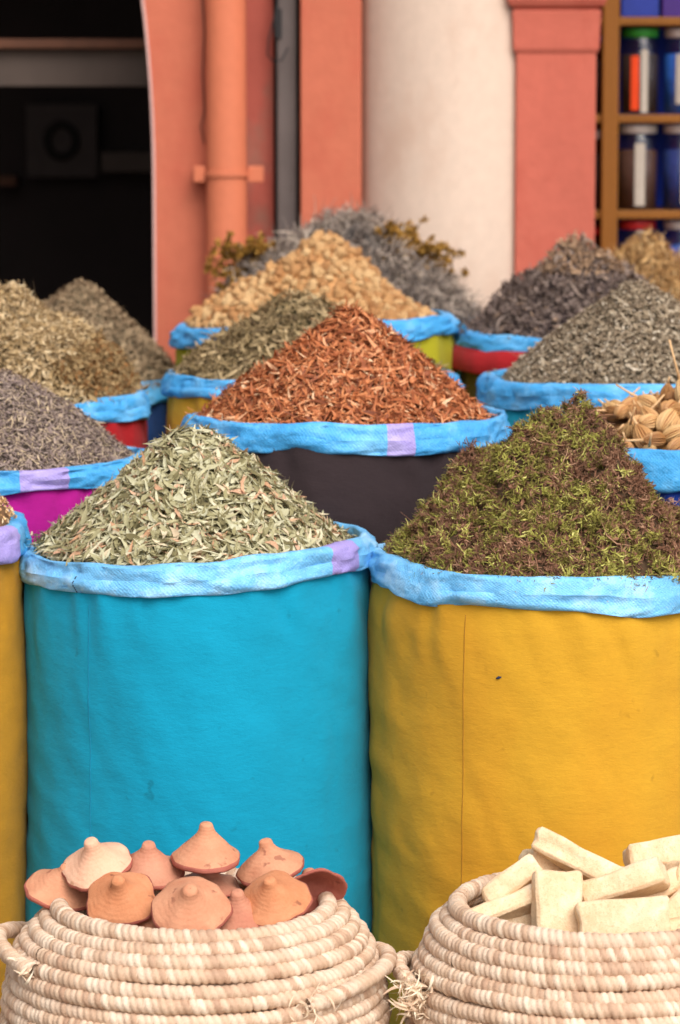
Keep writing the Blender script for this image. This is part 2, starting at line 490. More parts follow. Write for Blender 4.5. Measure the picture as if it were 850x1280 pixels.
def crumbs(key, hp, n, L, W, mat):
    """bits of the herb that fell onto the rolled rim of its own sack"""
    c, R_ = SPEC[key]
    ph = RNG.uniform(0, 2 * PI, n); r_ = R_ - RNG.uniform(0.004, 0.026, n)
    P = np.stack([r_ * np.cos(ph), r_ * np.sin(ph), np.full(n, c.z - hp.c[2] + 0.0015)], -1)
    nn = np.tile(np.array([0, 0, 1.0]), (n, 1)); T, N3, B = frames(nn, 0.15)
    V, F, k = strips(P, T, N3, B, L * np.exp(RNG.normal(0, 0.3, n)), W * np.exp(RNG.normal(0, 0.3, n)), [0.3, 0.9, 1.0, 0.5], RNG.normal(0.4, 0.4, n))
    return [(V, F, np.repeat(RNG.uniform(0, 1, n), k), mat)]

LEAF = [0.08, 0.75, 1.0, 0.7, 0.05]
SPLINT = [0.3, 0.9, 1.0, 0.5]
FIB = [0.5, 1.0, 0.9, 0.4]

# ---- ground
def sheet(name, x0, x1, y0, y1, z, mat, kind='structure'):
    o = mesh(name, [(x0, y0, z), (x1, y0, z), (x1, y1, z), (x0, y1, z)], [(0, 1, 2, 3)], mat, None, False)
    o['kind'] = kind
    return o
M['ground'] = mat_plaster('paving_stone', lin('#8d7f70'), 0.2, 2.5, 0.9, lin('#6f6256'), (1, 1, 1), 0.002)
sheet('ground', -60, 60, -40, 80, 0, M['ground'])

# ------------------------------------------------------------------ positions
SPEC = {}
def rim(px, py, Y): return at(px, py, Y)

def sack(key, px, py, Y, R, body, label, **kw):
    c = rim(px, py, Y); SPEC[key] = (c, R)
    return make_sack('sack', c, R, body, label, seed=sum(map(ord, key)) % 97, **kw)

sack('S1', 247, 673, 5.0, 0.277, 'turquoise', 'front turquoise cloth sack under the sage green leaf heap', cuff='cuff_pale', ch=0.047,
     lilac=[(318, 333)], tilt=(0.012, 0.0), seam=[(236, 'seam_blue')])
sack('S2', 688, 694, 4.95, 0.279, 'yellow', 'wide golden yellow cloth sack under the mossy heap with a pale blue rolled cuff', cuff='cuff_pale', ch=0.052,
     tilt=(-0.006, 0.0), seam=[(239, 'seam')])
sack('S3', -188, 650, 4.98, 0.275, 'ochre', 'ochre sack cut off by the left edge beside the turquoise sack', ch=0.05, lilac=[(322, 346)])
sack('S4', -12, 573, 5.40, 0.270, 'magenta', 'magenta cloth sack behind the ochre one, holding the grey stalky heap', ch=0.040, lilac=[(285, 303)], tilt=(0.010, 0.0))
sack('S5', 430, 515, 5.47, 0.276, 'black', 'dark brown cloth sack in the middle under the heap of red bark chips', ch=0.048, lilac=[(284, 293)], tilt=(0.0, 0.0))
sack('S6', 882, 545, 5.42, 0.272, 'navy', 'navy blue sack at the right edge filled with ribbed straw coloured seed heads', ch=0.072)
sack('S7', 5, 492, 5.92, 0.272, 'red', 'scarlet sack on the left under the coarse tan heap, blue cuff showing at its right', ch=0.048, tilt=(0.006, 0.0))
sack('S8', 385, 463, 6.0, 0.278, 'yellow', 'bright yellow sack behind the dark brown one, below a heap of green stalks', ch=0.040)
sack('S9', 792, 467, 5.90, 0.283, 'teal', 'teal sack at the right holding the large grey green heap of crushed leaves', ch=0.048)
sack('S10', 392, 397, 6.50, 0.284, 'lime', 'lime green sack in the back row heaped with golden resin lumps', ch=0.042, tilt=(0.011, 0))
sack('S11', 724, 412, 6.48, 0.242, 'olive', 'olive sack with a red folded band below its cuff, under the dusky purple heap', ch=0.042, band='red')
sack('S12', 628, 401, 6.98, 0.105, 'green', 'narrow dark green sack squeezed behind the olive sack and beside the lime one', ch=0.055)
sack('S13', 812, 400, 7.02, 0.20, 'indigo', 'sack against the shelves holding the fibrous sandy root heap', ch=0.045)
sack('S14', 95, 470, 6.62, 0.222, 'indigo', 'sack near the dark doorway under the smooth olive brown heap', ch=0.045)
sack('S15', 432, 395, 7.06, 0.262, 'olive', 'sack standing by the wall behind the lime one, stuffed with grey dried twigs', ch=0.045)

def heap(key, px, py, dr=0.020, dz=0.018, dY=0.0, **kw):
    c, R = SPEC[key]
    a = at(px, py, c.y + dY)
    return Heap((c.x, c.y, c.z - dz), R - dr, (a.x, a.y, a.z), seed=sum(map(ord, key)), **kw)

# S1 : pale green lanceolate leaves
D = mat_plain
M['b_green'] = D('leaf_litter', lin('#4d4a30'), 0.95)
M['leafgreen'] = mat_tint('dried_green_leaf', [(0, '#686040'), (0.2, '#938c66'), (0.5, '#aca682'), (0.72, '#bab89a'), (0.88, '#d2caac'), (0.94, '#b98e6c'), (1, '#c8a084')], 0.75, 120, 0.18, 0.18, 0.3, 1.2)
h1 = heap('S1', 240, 531, dr=0.027, p=1.0, rough=0.006)
heap_obj('leaf_heap', h1, M['b_green'], [
    scatter(h1, 13500, 0.27, (0.0290, 0.32), (0.0062, 0.3), LEAF, (0.4, 0.8), M['leafgreen'], 0.013, 1.0, 0.5, 0.25, down=0.8),
    scatter(h1, 2600, 0.25, (0.032, 0.3), (0.0017, 0.2), FIB, (0.2, 0.4), M['leafgreen'], 0.012)] + crumbs('S1', h1, 70, 0.02, 0.005, M['leafgreen']),
    'tall heap of pale sage green dried leaves on the turquoise sack', 'dried leaves')

# S2 : moss, brown and bright green
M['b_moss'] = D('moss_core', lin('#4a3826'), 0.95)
M['mossg'] = mat_tint('moss_green', [(0, '#5a5028'), (0.35, '#7e7638'), (0.7, '#9c9a48'), (1, '#ccc678')], 0.85, 120, 0.2, 0.15)
M['mossb'] = mat_tint('moss_brown', [(0, '#503a2a'), (0.4, '#785440'), (0.75, '#946e56'), (1, '#b08c70')], 0.9, 120, 0.2)
h2 = heap('S2', 690, 518, dr=0.014, p=0.82, rough=0.028, nf=21)
def moss():
    out = []
    C, nn = h2.sample(4200)
    gsel = SN(26, 3, seed=5)(C) + RNG.normal(0, 0.8, len(C))
    layers = []
    for green in (True, False):
        sel = gsel > 0.02 if green else gsel <= 0.02
        c_, n_ = C[sel], nn[sel]
        ex = RNG.choice(np.nonzero(~sel)[0], int((~sel).sum() * 0.25), replace=False); c_ = np.vstack([c_, C[ex]]); n_ = np.vstack([n_, nn[ex]])
        per = 19 if green else 24
        m = len(c_) * per
        cc = np.repeat(c_, per, 0); n2 = np.repeat(n_, per, 0)
        d = RNG.normal(size=(m, 3)); d /= np.linalg.norm(d, axis=1)[:, None]
        d = d + n2 * 0.5; d /= np.linalg.norm(d, axis=1)[:, None]
        rc_ = RNG.uniform(0.006, 0.014, len(c_)); big = RNG.random(len(c_)) < 0.07; rc_[big] *= 1.9; rad = np.repeat(rc_, per)
        P = cc + d * rad[:, None] * RNG.uniform(0.1, 0.9, m)[:, None] + n2 * 0.002
        sw = RNG.normal(size=(m, 3)) * 0.7; T = d + sw; T /= np.linalg.norm(T, axis=1)[:, None]
        B = np.cross(T, n2 + 0.1 * RNG.normal(size=(m, 3))); B /= np.linalg.norm(B, axis=1)[:, None] + 1e-9
        N3 = np.cross(B, T)
        L = RNG.uniform(0.006, 0.022, m); W = RNG.uniform(0.0008, 0.0022, m) * (1.25 if green else 1)
        V, F, k = strips(P, T, N3, B, L, W, FIB, RNG.normal(0, 1.6, m), RNG.normal(0, 2, m), RNG.normal(0, 0.8, m))
        t = np.clip(np.repeat(RNG.uniform(0.1, 0.8, len(c_)), per) + RNG.normal(0, 0.2, m), 0, 1)
        layers.append((V, F, np.repeat(t, k), M['mossg'] if green else M['mossb']))
    return layers
heap_obj('moss_heap', h2, M['b_moss'], moss() + [
    scatter(h2, 9000, 0.6, (0.013, 0.3), (0.0030, 0.4), SPLINT, (1.0, 1.0), M['mossb'], 0.008, 1.5, 0.5, 0.3, tint=lambda P, k: RNG.uniform(0, 0.6, k)),
    scatter(h2, 350, 0.5, (0.035, 0.4), (0.0012, 0.2), FIB, (0.3, 0.8), M['mossb'], 0.02, 0.5, 0.8)] + crumbs('S2', h2, 160, 0.008, 0.0018, M['mossb']),
    'shaggy peaked heap of green and brown dried moss on the yellow sack', 'dried moss', base_drop=0.008)

# S3 : pale grains in the corner
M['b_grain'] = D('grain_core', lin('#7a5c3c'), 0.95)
M['grain'] = mat_tint('pale_grain', [(0, '#8f6e48'), (0.4, '#c29a6c'), (0.8, '#dcbc90'), (1, '#e8d2ac')], 0.7, 120, 0.15)
h3 = heap('S3', -188, 500, dr=0.018, dz=0.004, p=0.72, rough=0.003)
heap_obj('grain_heap', h3, M['b_grain'], [scatter(h3, 9000, 0.4, (0.0085, 0.2), (0.0045, 0.2), LEAF, (0.6, 0.5), M['grain'], 0.005, 0.5, 0, 0.5)],
    'small slope of pale beige grains at the left edge on the ochre sack', 'grain')

# S4 : grey lavender-like stalks, fine
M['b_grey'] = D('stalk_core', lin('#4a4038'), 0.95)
M['stalk'] = mat_tint('grey_stalk', [(0, '#584a46'), (0.35, '#7c6c66'), (0.7, '#94847a'), (0.92, '#ac9a80'), (1, '#c0ac8c')], 0.85, 120, 0.2)
h4 = heap('S4', 3, 460, dr=0.016, p=0.86, rough=0.006)
heap_obj('stalk_heap', h4, M['b_grey'], [
    scatter(h4, 34000, 0.4, (0.0085, 0.45), (0.0021, 0.4), SPLINT, (0.2, 0.6), M['stalk'], 0.007, 1.0, 0.3),
    scatter(h4, 4500, 0.3, (0.02, 0.4), (0.0011, 0.2), FIB, (0.2, 0.5), M['stalk'], 0.009, tint=lambda P, k: RNG.uniform(0.6, 1, k))] + crumbs('S4', h4, 120, 0.008, 0.002, M['stalk']),
    'grey brown heap of finely chopped lavender stalks on the magenta sack', 'dried herbs')

# S5 : red bark chips
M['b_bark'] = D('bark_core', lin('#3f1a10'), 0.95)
M['bark'] = mat_tint('red_bark', [(0, '#5e301c'), (0.2, '#8a4a28'), (0.5, '#ac643a'), (0.8, '#c27e50'), (0.95, '#d29a70'), (1, '#dcbc96')], 0.6, 140, 0.22, 0.10, 0.35, 1.2)
h5 = heap('S5', 438, 380, dr=0.030, p=1.0, rough=0.007)
heap_obj('bark_heap', h5, M['b_bark'], [
    scatter(h5, 14500, 0.33, (0.0285, 0.38), (0.0041, 0.35), [0.2, 0.8, 1.0, 0.8, 0.2], (0.4, 0.7), M['bark'], 0.011, 1.2, 0.4, 0.3, down=0.5),
    scatter(h5, 12000, 0.45, (0.010, 0.5), (0.0030, 0.3), SPLINT, (0.3, 0.6), M['bark'], 0.009, 1.0, 0.2)] + crumbs('S5', h5, 70, 0.016, 0.004, M['bark']),
    'rust red heap of bark chips on the dark brown sack', 'bark chips')

# S7 : coarse tan herb
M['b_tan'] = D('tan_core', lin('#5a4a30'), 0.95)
M['tan'] = mat_tint('tan_herb', [(0, '#6a4e30'), (0.08, '#8e6236'), (0.16, '#8c744e'), (0.5, '#a89068'), (0.8, '#baa480'), (1, '#cebc98')], 0.85, 90, 0.25)
h7 = heap('S7', 20, 350, dr=0.020, p=0.82, rough=0.022, nf=14)
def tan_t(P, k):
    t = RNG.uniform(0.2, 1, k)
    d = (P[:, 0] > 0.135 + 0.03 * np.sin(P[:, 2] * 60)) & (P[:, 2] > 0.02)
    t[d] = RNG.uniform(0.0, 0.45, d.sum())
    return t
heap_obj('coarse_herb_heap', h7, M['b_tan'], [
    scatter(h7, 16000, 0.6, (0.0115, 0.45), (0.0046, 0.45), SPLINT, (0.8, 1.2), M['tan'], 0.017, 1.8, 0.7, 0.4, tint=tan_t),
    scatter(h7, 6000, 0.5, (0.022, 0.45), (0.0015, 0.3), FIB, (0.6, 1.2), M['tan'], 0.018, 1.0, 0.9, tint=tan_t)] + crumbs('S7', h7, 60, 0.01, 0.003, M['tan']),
    'big lumpy tan heap of coarse dried flowers on the scarlet sack', 'dried herbs')

# S8 : green-brown stalks
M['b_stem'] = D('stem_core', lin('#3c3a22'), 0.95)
M['stem'] = mat_tint('green_stem', [(0, '#524430'), (0.4, '#7e6c4a'), (0.8, '#9c8864'), (1, '#b8a27c')], 0.85, 90, 0.2)
h8 = heap('S8', 372, 366, dr=0.026, p=0.85, rough=0.009)
heap_obj('green_stalk_heap', h8, M['b_stem'], [
    scatter(h8, 6500, 0.4, (0.030, 0.4), (0.0036, 0.3), FIB, (0.4, 0.6), M['stem'], 0.013, 1.0, 0.4),
    scatter(h8, 4500, 0.5, (0.016, 0.3), (0.0060, 0.3), LEAF, (0.6, 0.7), M['stem'], 0.011, 1.0, 0.2, 0.3)] + crumbs('S8', h8, 50, 0.02, 0.003, M['stem']),
    'rounded heap of dull green stalks and leaves on the bright yellow sack', 'dried herbs')

# S9 : grey green crushed leaves
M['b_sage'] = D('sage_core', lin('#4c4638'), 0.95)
M['sage'] = mat_tint('grey_sage', [(0, '#665848'), (0.3, '#84745e'), (0.65, '#988972'), (0.9, '#ac9e88'), (1, '#cabfac')], 0.8, 90, 0.2)
h9 = heap('S9', 792, 349, dr=0.046, p=0.84, rough=0.005)
heap_obj('crushed_leaf_heap', h9, M['b_sage'], [
    scatter(h9, 24000, 0.5, (0.0098, 0.45), (0.0042, 0.45), LEAF, (0.8, 0.9), M['sage'], 0.009, 1.0, 0.2, 0.3),
    scatter(h9, 2000, 0.4, (0.028, 0.4), (0.0016, 0.3), FIB, (0.2, 0.5), M['sage'], 0.011)] + crumbs('S9', h9, 90, 0.01, 0.004, M['sage']),
    'large grey green heap of crushed leaves on the teal sack', 'dried leaves')

# S11 : purple grey herb, browner at the tip
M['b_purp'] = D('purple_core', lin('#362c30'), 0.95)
M['purp'] = mat_tint('dusky_petal', [(0, '#4e403a'), (0.4, '#6e5f58'), (0.7, '#83746a'), (0.8, '#8a7058'), (1, '#a2866a')], 0.9, 70, 0.2)
h11 = heap('S11', 716, 298, dr=0.016, p=0.92, rough=0.012)
heap_obj('purple_heap', h11, M['b_purp'], [
    scatter(h11, 13000, 0.7, (0.014, 0.45), (0.0048, 0.45), SPLINT, (1.0, 1.0), M['purp'], 0.016, 1.0, 0.5, 0.3,
            tint=lambda P, k: np.where(P[:, 2] > 0.135, RNG.uniform(0.65, 1, k), RNG.uniform(0, 0.78, k)))],
    'dusky purple grey heap of dried petals on the olive sack with the red band', 'dried petals')

# S13 : sandy root fibres
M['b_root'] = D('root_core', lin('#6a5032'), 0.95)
M['root'] = mat_tint('root_fibre', [(0, '#7a5a34'), (0.4, '#a07a4a'), (0.8, '#bd9a68'), (1, '#d2b482')], 0.85, 90, 0.2)
h13 = heap('S13', 806, 292, dr=-0.008, p=0.80, rough=0.010)
heap_obj('root_fibre_heap', h13, M['b_root'], [
    scatter(h13, 9000, 0.7, (0.020, 0.4), (0.0028, 0.3), FIB, (0.6, 1.2), M['root'], 0.014, 1.0, 0.8),
    scatter(h13, 260, 1.2, (0.045, 0.3), (0.002, 0.2), FIB, (0.2, 0.8), M['root'], 0.02)],
    'sandy brown heap of tangled root fibres in front of the jar shelves', 'root fibre')

# S14 : smooth olive-brown heap by the doorway
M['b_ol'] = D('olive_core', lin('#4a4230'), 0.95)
M['oliv'] = mat_tint('olive_herb', [(0, '#6a5842'), (0.5, '#8a765c'), (1, '#a49072')], 0.9, 70, 0.2)
h14 = heap('S14', 108, 349, dr=0.004, p=0.86, rough=0.005)
heap_obj('olive_herb_heap', h14, M['b_ol'], [scatter(h14, 16000, 0.5, (0.009, 0.4), (0.0036, 0.4), SPLINT, (0.5, 0.8), M['oliv'], 0.010, 1.0, 0.2)],
    'smooth olive brown heap in front of the dark doorway', 'dried herbs')

# S15 : grey twigs
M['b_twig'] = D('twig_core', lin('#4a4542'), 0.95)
M['twig'] = mat_tint('grey_twig', [(0, '#544c46'), (0.4, '#80746a'), (0.8, '#9f9286'), (1, '#b8aa98')], 0.9, 70, 0.2)
h15 = heap('S15', 412, 266, dr=-0.02, p=0.66, rough=0.016, nf=16)
heap_obj('twig_heap', h15, M['b_twig'], [
    scatter(h15, 7500, 0.8, (0.040, 0.45), (0.0030, 0.35), FIB, (0.6, 1.4), M['twig'], 0.030, 1.0, 1.0),
    scatter(h15, 4500, 0.9, (0.012, 0.4), (0.0045, 0.4), LEAF, (1.0, 1.0), M['twig'], 0.024, 1.0, 0.5, 0.3)],
    'tangled grey heap of dried twigs against the wall behind the resin lumps', 'dried twigs')

# S10 : golden lumps - 300 individuals + one hidden rest
M['b_lump'] = D('lump_core', lin('#6b4a26'), 0.95)
M['lump'] = None
def mat_lump():
    m, nt, b = nodes('golden_resin')
    oi = N(nt, 'ShaderNodeObjectInfo'); tc = N(nt, 'ShaderNodeTexCoord')
    n = noise_tex(nt, tc.outputs['Object'], 60, 4, 0.6)
    c = ramp(nt, oi.outputs['Random'], [(0, lin('#b4804e')), (0.4, lin('#cc9c66')), (1, lin('#dfbc8a'))])
    c = mixc(nt, c, ramp(nt, n, [(0.3, (0.78, 0.74, 0.68, 1)), (0.7, (1.05, 1.05, 1.0, 1))]), 1.0, 'MULTIPLY')
    nt.links.new(c, b.inputs['Base Color']); b.inputs['Roughness'].default_value = 0.6
    bump(nt, b, n, 0.6, 0.003)
    return m
M['lump'] = mat_lump()
import bmesh
def lump_mesh(seed):
    bm = bmesh.new(); bmesh.ops.create_icosphere(bm, subdivisions=3, radius=1)
    o = Vector((seed * 7.3, seed * 1.7, 0))
    for v in bm.verts:
        d = 1 + 0.55 * mnoise.noise(v.co * 1.3 + o) + 0.42 * mnoise.noise(v.co * 2.4 + o) + 0.15 * mnoise.noise(v.co * 5 + o)
        v.co = Vector((v.co.x * d, v.co.y * d * 0.85, v.co.z * d * 0.75))
    me = bpy.data.meshes.new('resin_lump'); bm.to_mesh(me); bm.free(); me.materials.append(M['lump'])
    for p in me.polygons: p.use_smooth = True
    return me
LM = [lump_mesh(i) for i in range(7)]
h10 = heap('S10', 400, 297, dr=0.026, p=0.92, rough=0.014)
cands = []
tries = 0
rnd = random.Random(3)
hx = np.array(h10.c)
while tries < 30000:
    tries += 1
    r_ = math.sqrt(rnd.random()) * h10.R * 0.985; p_ = rnd.uniform(0, 2 * PI)
    x, y = r_ * math.cos(p_), r_ * math.sin(p_)
    z = float(h10.h(np.array([x]), np.array([y]))[0])
    s_ = rnd.choice((rnd.uniform(0.008, 0.012), rnd.uniform(0.012, 0.0175)))
    ok = all((x - q[0]) ** 2 + (y - q[1]) ** 2 + (z - q[2]) ** 2 > (0.80 * (s_ + q[3])) ** 2 for q in cands)
    if ok: cands.append((x, y, z, s_))
cands.sort(key=lambda q: (q[1] - 0.25 * q[2]))
front, rest = cands[:300], cands[300:]
for q in front:
    o = bpy.data.objects.new('resin_lump', rnd.choice(LM)); COL.objects.link(o)
    o.location = (hx[0] + q[0], hx[1] + q[1], hx[2] + q[2]); o.scale = (q[3],) * 3
    o.rotation_euler = (rnd.uniform(0, 6), rnd.uniform(0, 6), rnd.uniform(0, 6))
    tag(o, 'golden resin lump in the heap on the lime green sack', 'resin lump', 'golden resin lumps heaped on the lime green sack')
V, F = h10.base(0.004)
Vs, Fs = [V], [tuple(f) for f in F]; off = len(V)
lv = [np.array([v.co[:] for v in m_.vertices]) for m_ in LM]; lf = [[tuple(p.vertices) for p in m_.polygons] for m_ in LM]
for q in rest:
    k = rnd.randrange(7); R_ = np.array(Euler((rnd.uniform(0, 6), rnd.uniform(0, 6), 0)).to_matrix())
    Vs.append(lv[k] @ R_.T * q[3] + np.array(q[:3])); Fs += [tuple(i + off for i in f) for f in lf[k]]; off += len(lv[k])
o = mesh('resin_heap', np.vstack(Vs), Fs, [M['lump']], None, True, loc=tuple(h10.c))
tag(o, 'rest of the golden resin heap at the back and inside the lime green sack', 'resin', None, 'stuff')

# S6 : ribbed seed heads
def mat_pod():
    m, nt, b = nodes('straw_pod')
    oi = N(nt, 'ShaderNodeObjectInfo'); a = N(nt, 'ShaderNodeAttribute'); a.attribute_name = 'tint'
    c = ramp(nt, oi.outputs['Random'], [(0, lin('#9c7040')), (0.5, lin('#c0925c')), (1, lin('#d8b680'))])
    c2 = ramp(nt, a.outputs['Fac'], [(0, lin('#a0622e')), (0.5, (0.95, 0.9, 0.85, 1)), (1, (1, 1, 1, 1))])
    c = mixc(nt, c, c2, 0.85, 'MULTIPLY')
    nt.links.new(c, b.inputs['Base Color']); b.inputs['Roughness'].default_value = 0.55
    return m
M['pod'] = mat_pod()
M['podstem'] = mat_plain('straw_stem', lin('#d8b080'), 0.6, var=0.2, scale=60)
def pod_proto(seed, stem_len):
    na, nz_ = 114, 18
    rr = np.random.default_rng(seed)
    ph = np.linspace(0, 2 * PI, na, endpoint=False); tz = np.linspace(0, 1, nz_)
    V = []; tt = []
    for t in tz:
        prof = (math.sin(PI * min(1, (t * 0.93 + 0.04) ** 0.8)) ** 0.75)
        rib = np.sin(ph * 19 + 1.5 * math.sin(t * 3) + 0.6 * math.sin(seed)) + 0.5 * np.sin(ph * 7 + seed + t * 2)
        r = 0.0150 * prof * (1 + 0.13 * rib)
        V.append(np.stack([r * np.cos(ph) * 1.05, r * np.sin(ph) * 0.9, np.full(na, (t - 0.5) * 0.046)], -1)); tt.append(0.5 + 0.42 * rib)
    V = np.array(V).reshape(-1, 3)
    o = mesh('seed_head', V, [tuple(f) for f in grid_faces(nz_, na)] + [tuple(range(na))[::-1], tuple((nz_ - 1) * na + k for k in range(na))], M['pod'], None, True, {'tint': np.array(tt).ravel()})
    mb = MB(); mb.tube([(0, 0, 0.021), (0.001, 0, 0.023 + stem_len * 0.5), (0.003, 0.001, 0.023 + stem_len)], [0.0030, 0.0017, 0.0019], 8)
    st = mb.build('stem', M['podstem'], o, True)
    return o, st
protos = [pod_proto(1, 0.012), pod_proto(2, 0.055), pod_proto(3, 0.02), pod_proto(4, 0.060)]
h6c, h6R = SPEC['S6']
h6 = Heap((h6c.x, h6c.y, h6c.z - 0.03), h6R - 0.03, tuple(at(890, 478, h6c.y)), p=0.62, rough=0.004, seed=3)
V, F = h6.base(0.012)
o = mesh('seed_head_litter', V, F, D('pod_core', lin('#7a5428'), 0.95), None, True, loc=tuple(h6.c)); tag(o, 'brown chaff showing between the ribbed seed heads', 'chaff', None, 'stuff')
pods = []
tries = 0
rnd = random.Random(11)
first_used = set()
while tries < 6000 and len(pods) < 120:
    tries += 1
    r_ = math.sqrt(rnd.random()) * h6.R * 0.97; p_ = rnd.uniform(0, 2 * PI)
    x, y = r_ * math.cos(p_), r_ * math.sin(p_)
    if y > 0.12: continue
    z = float(h6.h(np.array([x]), np.array([y]))[0]) + rnd.uniform(0.0, 0.012)
    if any((x - q[0]) ** 2 + (y - q[1]) ** 2 + (z - q[2]) ** 2 < 0.0205 ** 2 for q in pods): continue
    pods.append((x, y, z))
for q in pods:
    k = rnd.choices((0, 1, 2, 3), (6, 3, 5, 1.5))[0]
    src, sst = protos[k]
    if k in first_used:
        o = src.copy(); COL.objects.link(o); s2 = sst.copy(); s2.parent = o; COL.objects.link(s2)
    else: o = src; first_used.add(k)
    o.location = (h6.c[0] + q[0], h6.c[1] + q[1], h6.c[2] + q[2])
    d = Vector((rnd.uniform(-1, 1), rnd.uniform(-1, 1), rnd.uniform(0.0, 0.8))).normalized()
    o.rotation_euler = d.to_track_quat('Z', 'Y').to_euler()
    s_ = rnd.uniform(0.72, 1.08); o.scale = (s_, s_, s_ * rnd.uniform(0.8, 1.2))
    tag(o, 'straw coloured ribbed seed head in the pile on the navy sack', 'seed head', 'ribbed seed heads piled on the navy sack')

# golden dried flower bunches stuck into the twig sack
M['flowerb'] = mat_tint('golden_flower', [(0, '#5d4216'), (0.4, '#8a6424'), (0.8, '#a98038'), (1, '#c09a50')], 0.85, 70, 0.2)
def bunch(base, tips, label, seed, spread):
    rs = random.Random(seed); r2 = np.random.default_rng(seed)
    root = empty('dried_flower_bunch', base)
    tag(root, label, 'dried flowers', 'bunches of golden dried flowers by the wall')
    mb = MB(); CP = []
    for (tx, ty, tz) in tips:
        tip = Vector((tx, ty, tz)); b = Vector(base)
        n = 7; pts = []
        for i in range(n):
            t = i / (n - 1); p = b.lerp(tip, t); p.z += 0.05 * math.sin(PI * t) ; p += Vector((rs.gauss(0, 0.004), rs.gauss(0, 0.004), 0)); pts.append(p - b)
        mb.tube(pts, [0.0026 - 0.0012 * i / n for i in range(n)], 6)
        for j in range(9):
            t = rs.uniform(0.55, 1.02); k = min(int(t * (n - 1)), n - 1); p0 = pts[k]
            d = Vector((rs.gauss(0, 1), rs.gauss(0, 1), rs.gauss(0.5, 0.8))).normalized() * rs.uniform(0.012, spread)
            mb.tube([p0, p0 + d * 0.5 + Vector((0, 0, 0.004)), p0 + d], 0.0011, 5); CP.append(p0 + d)
    mb.build('stems', M['flowerb'], root, True)
    CP = np.array([tuple(c) for c in CP]); per = 34; m = len(CP) * per
    cc = np.repeat(CP, per, 0); d = r2.normal(size=(m, 3)); d /= np.linalg.norm(d, axis=1)[:, None]
    P = cc + d * r2.uniform(0.001, 0.010, m)[:, None]
    B = np.cross(d, r2.normal(size=(m, 3))); B /= np.linalg.norm(B, axis=1)[:, None]; N3 = np.cross(B, d)
    V, F, k = strips(P, d, N3, B, r2.uniform(0.006, 0.012, m), r2.uniform(0.004, 0.007, m), LEAF, r2.normal(0.6, 0.8, m), fold=0.3)
    o = mesh('blossoms', V, F, M['flowerb'], root, True, {'tint': np.repeat(r2.uniform(0, 1, m), k)}); o['kind'] = 'stuff'
rs = random.Random(5)
bl = at(350, 395, 7.06)
bunch(tuple(bl), [tuple(at(rs.uniform(262, 345), rs.uniform(306, 372), 7.06 + rs.uniform(-0.1, 0.12))) for _ in range(26)], 'golden brown flower bunch to the left of the grey twigs beside the pipe', 5, 0.035)
br = at(480, 385, 7.06)
bunch(tuple(br), [tuple(at(rs.uniform(478, 520), rs.uniform(282, 340), 7.06 + rs.uniform(-0.1, 0.1))) for _ in range(16)]
      + [tuple(at(rs.uniform(515, 574), rs.uniform(300, 350), 7.06 + rs.uniform(-0.1, 0.1))) for _ in range(10)], 'golden brown flower bunch to the right of the grey twigs before the cream column', 6, 0.032)

# ------------------------------------------------------------------ coiled baskets
def mat_coil():
    m, nt, b = nodes('palm_coil')
    a = N(nt, 'ShaderNodeAttribute'); a.attribute_name = 'tint'
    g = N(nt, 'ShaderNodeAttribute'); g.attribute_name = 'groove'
    tc = N(nt, 'ShaderNodeTexCoord')
    c = ramp(nt, a.outputs['Fac'], [(0, lin('#9c7c68')), (0.12, lin('#bc9a80')), (0.35, lin('#d6ba9e')), (0.7, lin('#e2cab2')), (1, lin('#ecdac2'))])
    n = noise_tex(nt, tc.outputs['Object'], 45, 4, 0.6)
    c = mixc(nt, c, ramp(nt, n, [(0.3, (0.82, 0.78, 0.76, 1)), (0.65, (1, 1, 1, 1))]), 0.8, 'MULTIPLY')
    n2 = noise_tex(nt, tc.outputs['Object'], 300, 3, 0.7)
    c = mixc(nt, c, ramp(nt, n2, [(0.3, (0.88, 0.86, 0.84, 1)), (0.7, (1, 1, 1, 1))]), 0.8, 'MULTIPLY')
    c = mixc(nt, c, (0.36, 0.20, 0.12, 1), math_n(nt, 'MULTIPLY', g.outputs['Fac'], 0.8))  # shade in the grooves between wraps, painted into the colour
    nt.links.new(c, b.inputs['Base Color']); b.inputs['Roughness'].default_value = 0.65
    b.inputs['Specular IOR Level'].default_value = 0.3
    bump(nt, b, n2, 0.8, 0.0012)
    return m
M['coil'] = mat_coil()
M['fray'] = mat_tint('frayed_palm', [(0, '#b89a80'), (0.5, '#d8c0a4'), (1, '#ecdcc4')], 0.7, 90, 0.15)

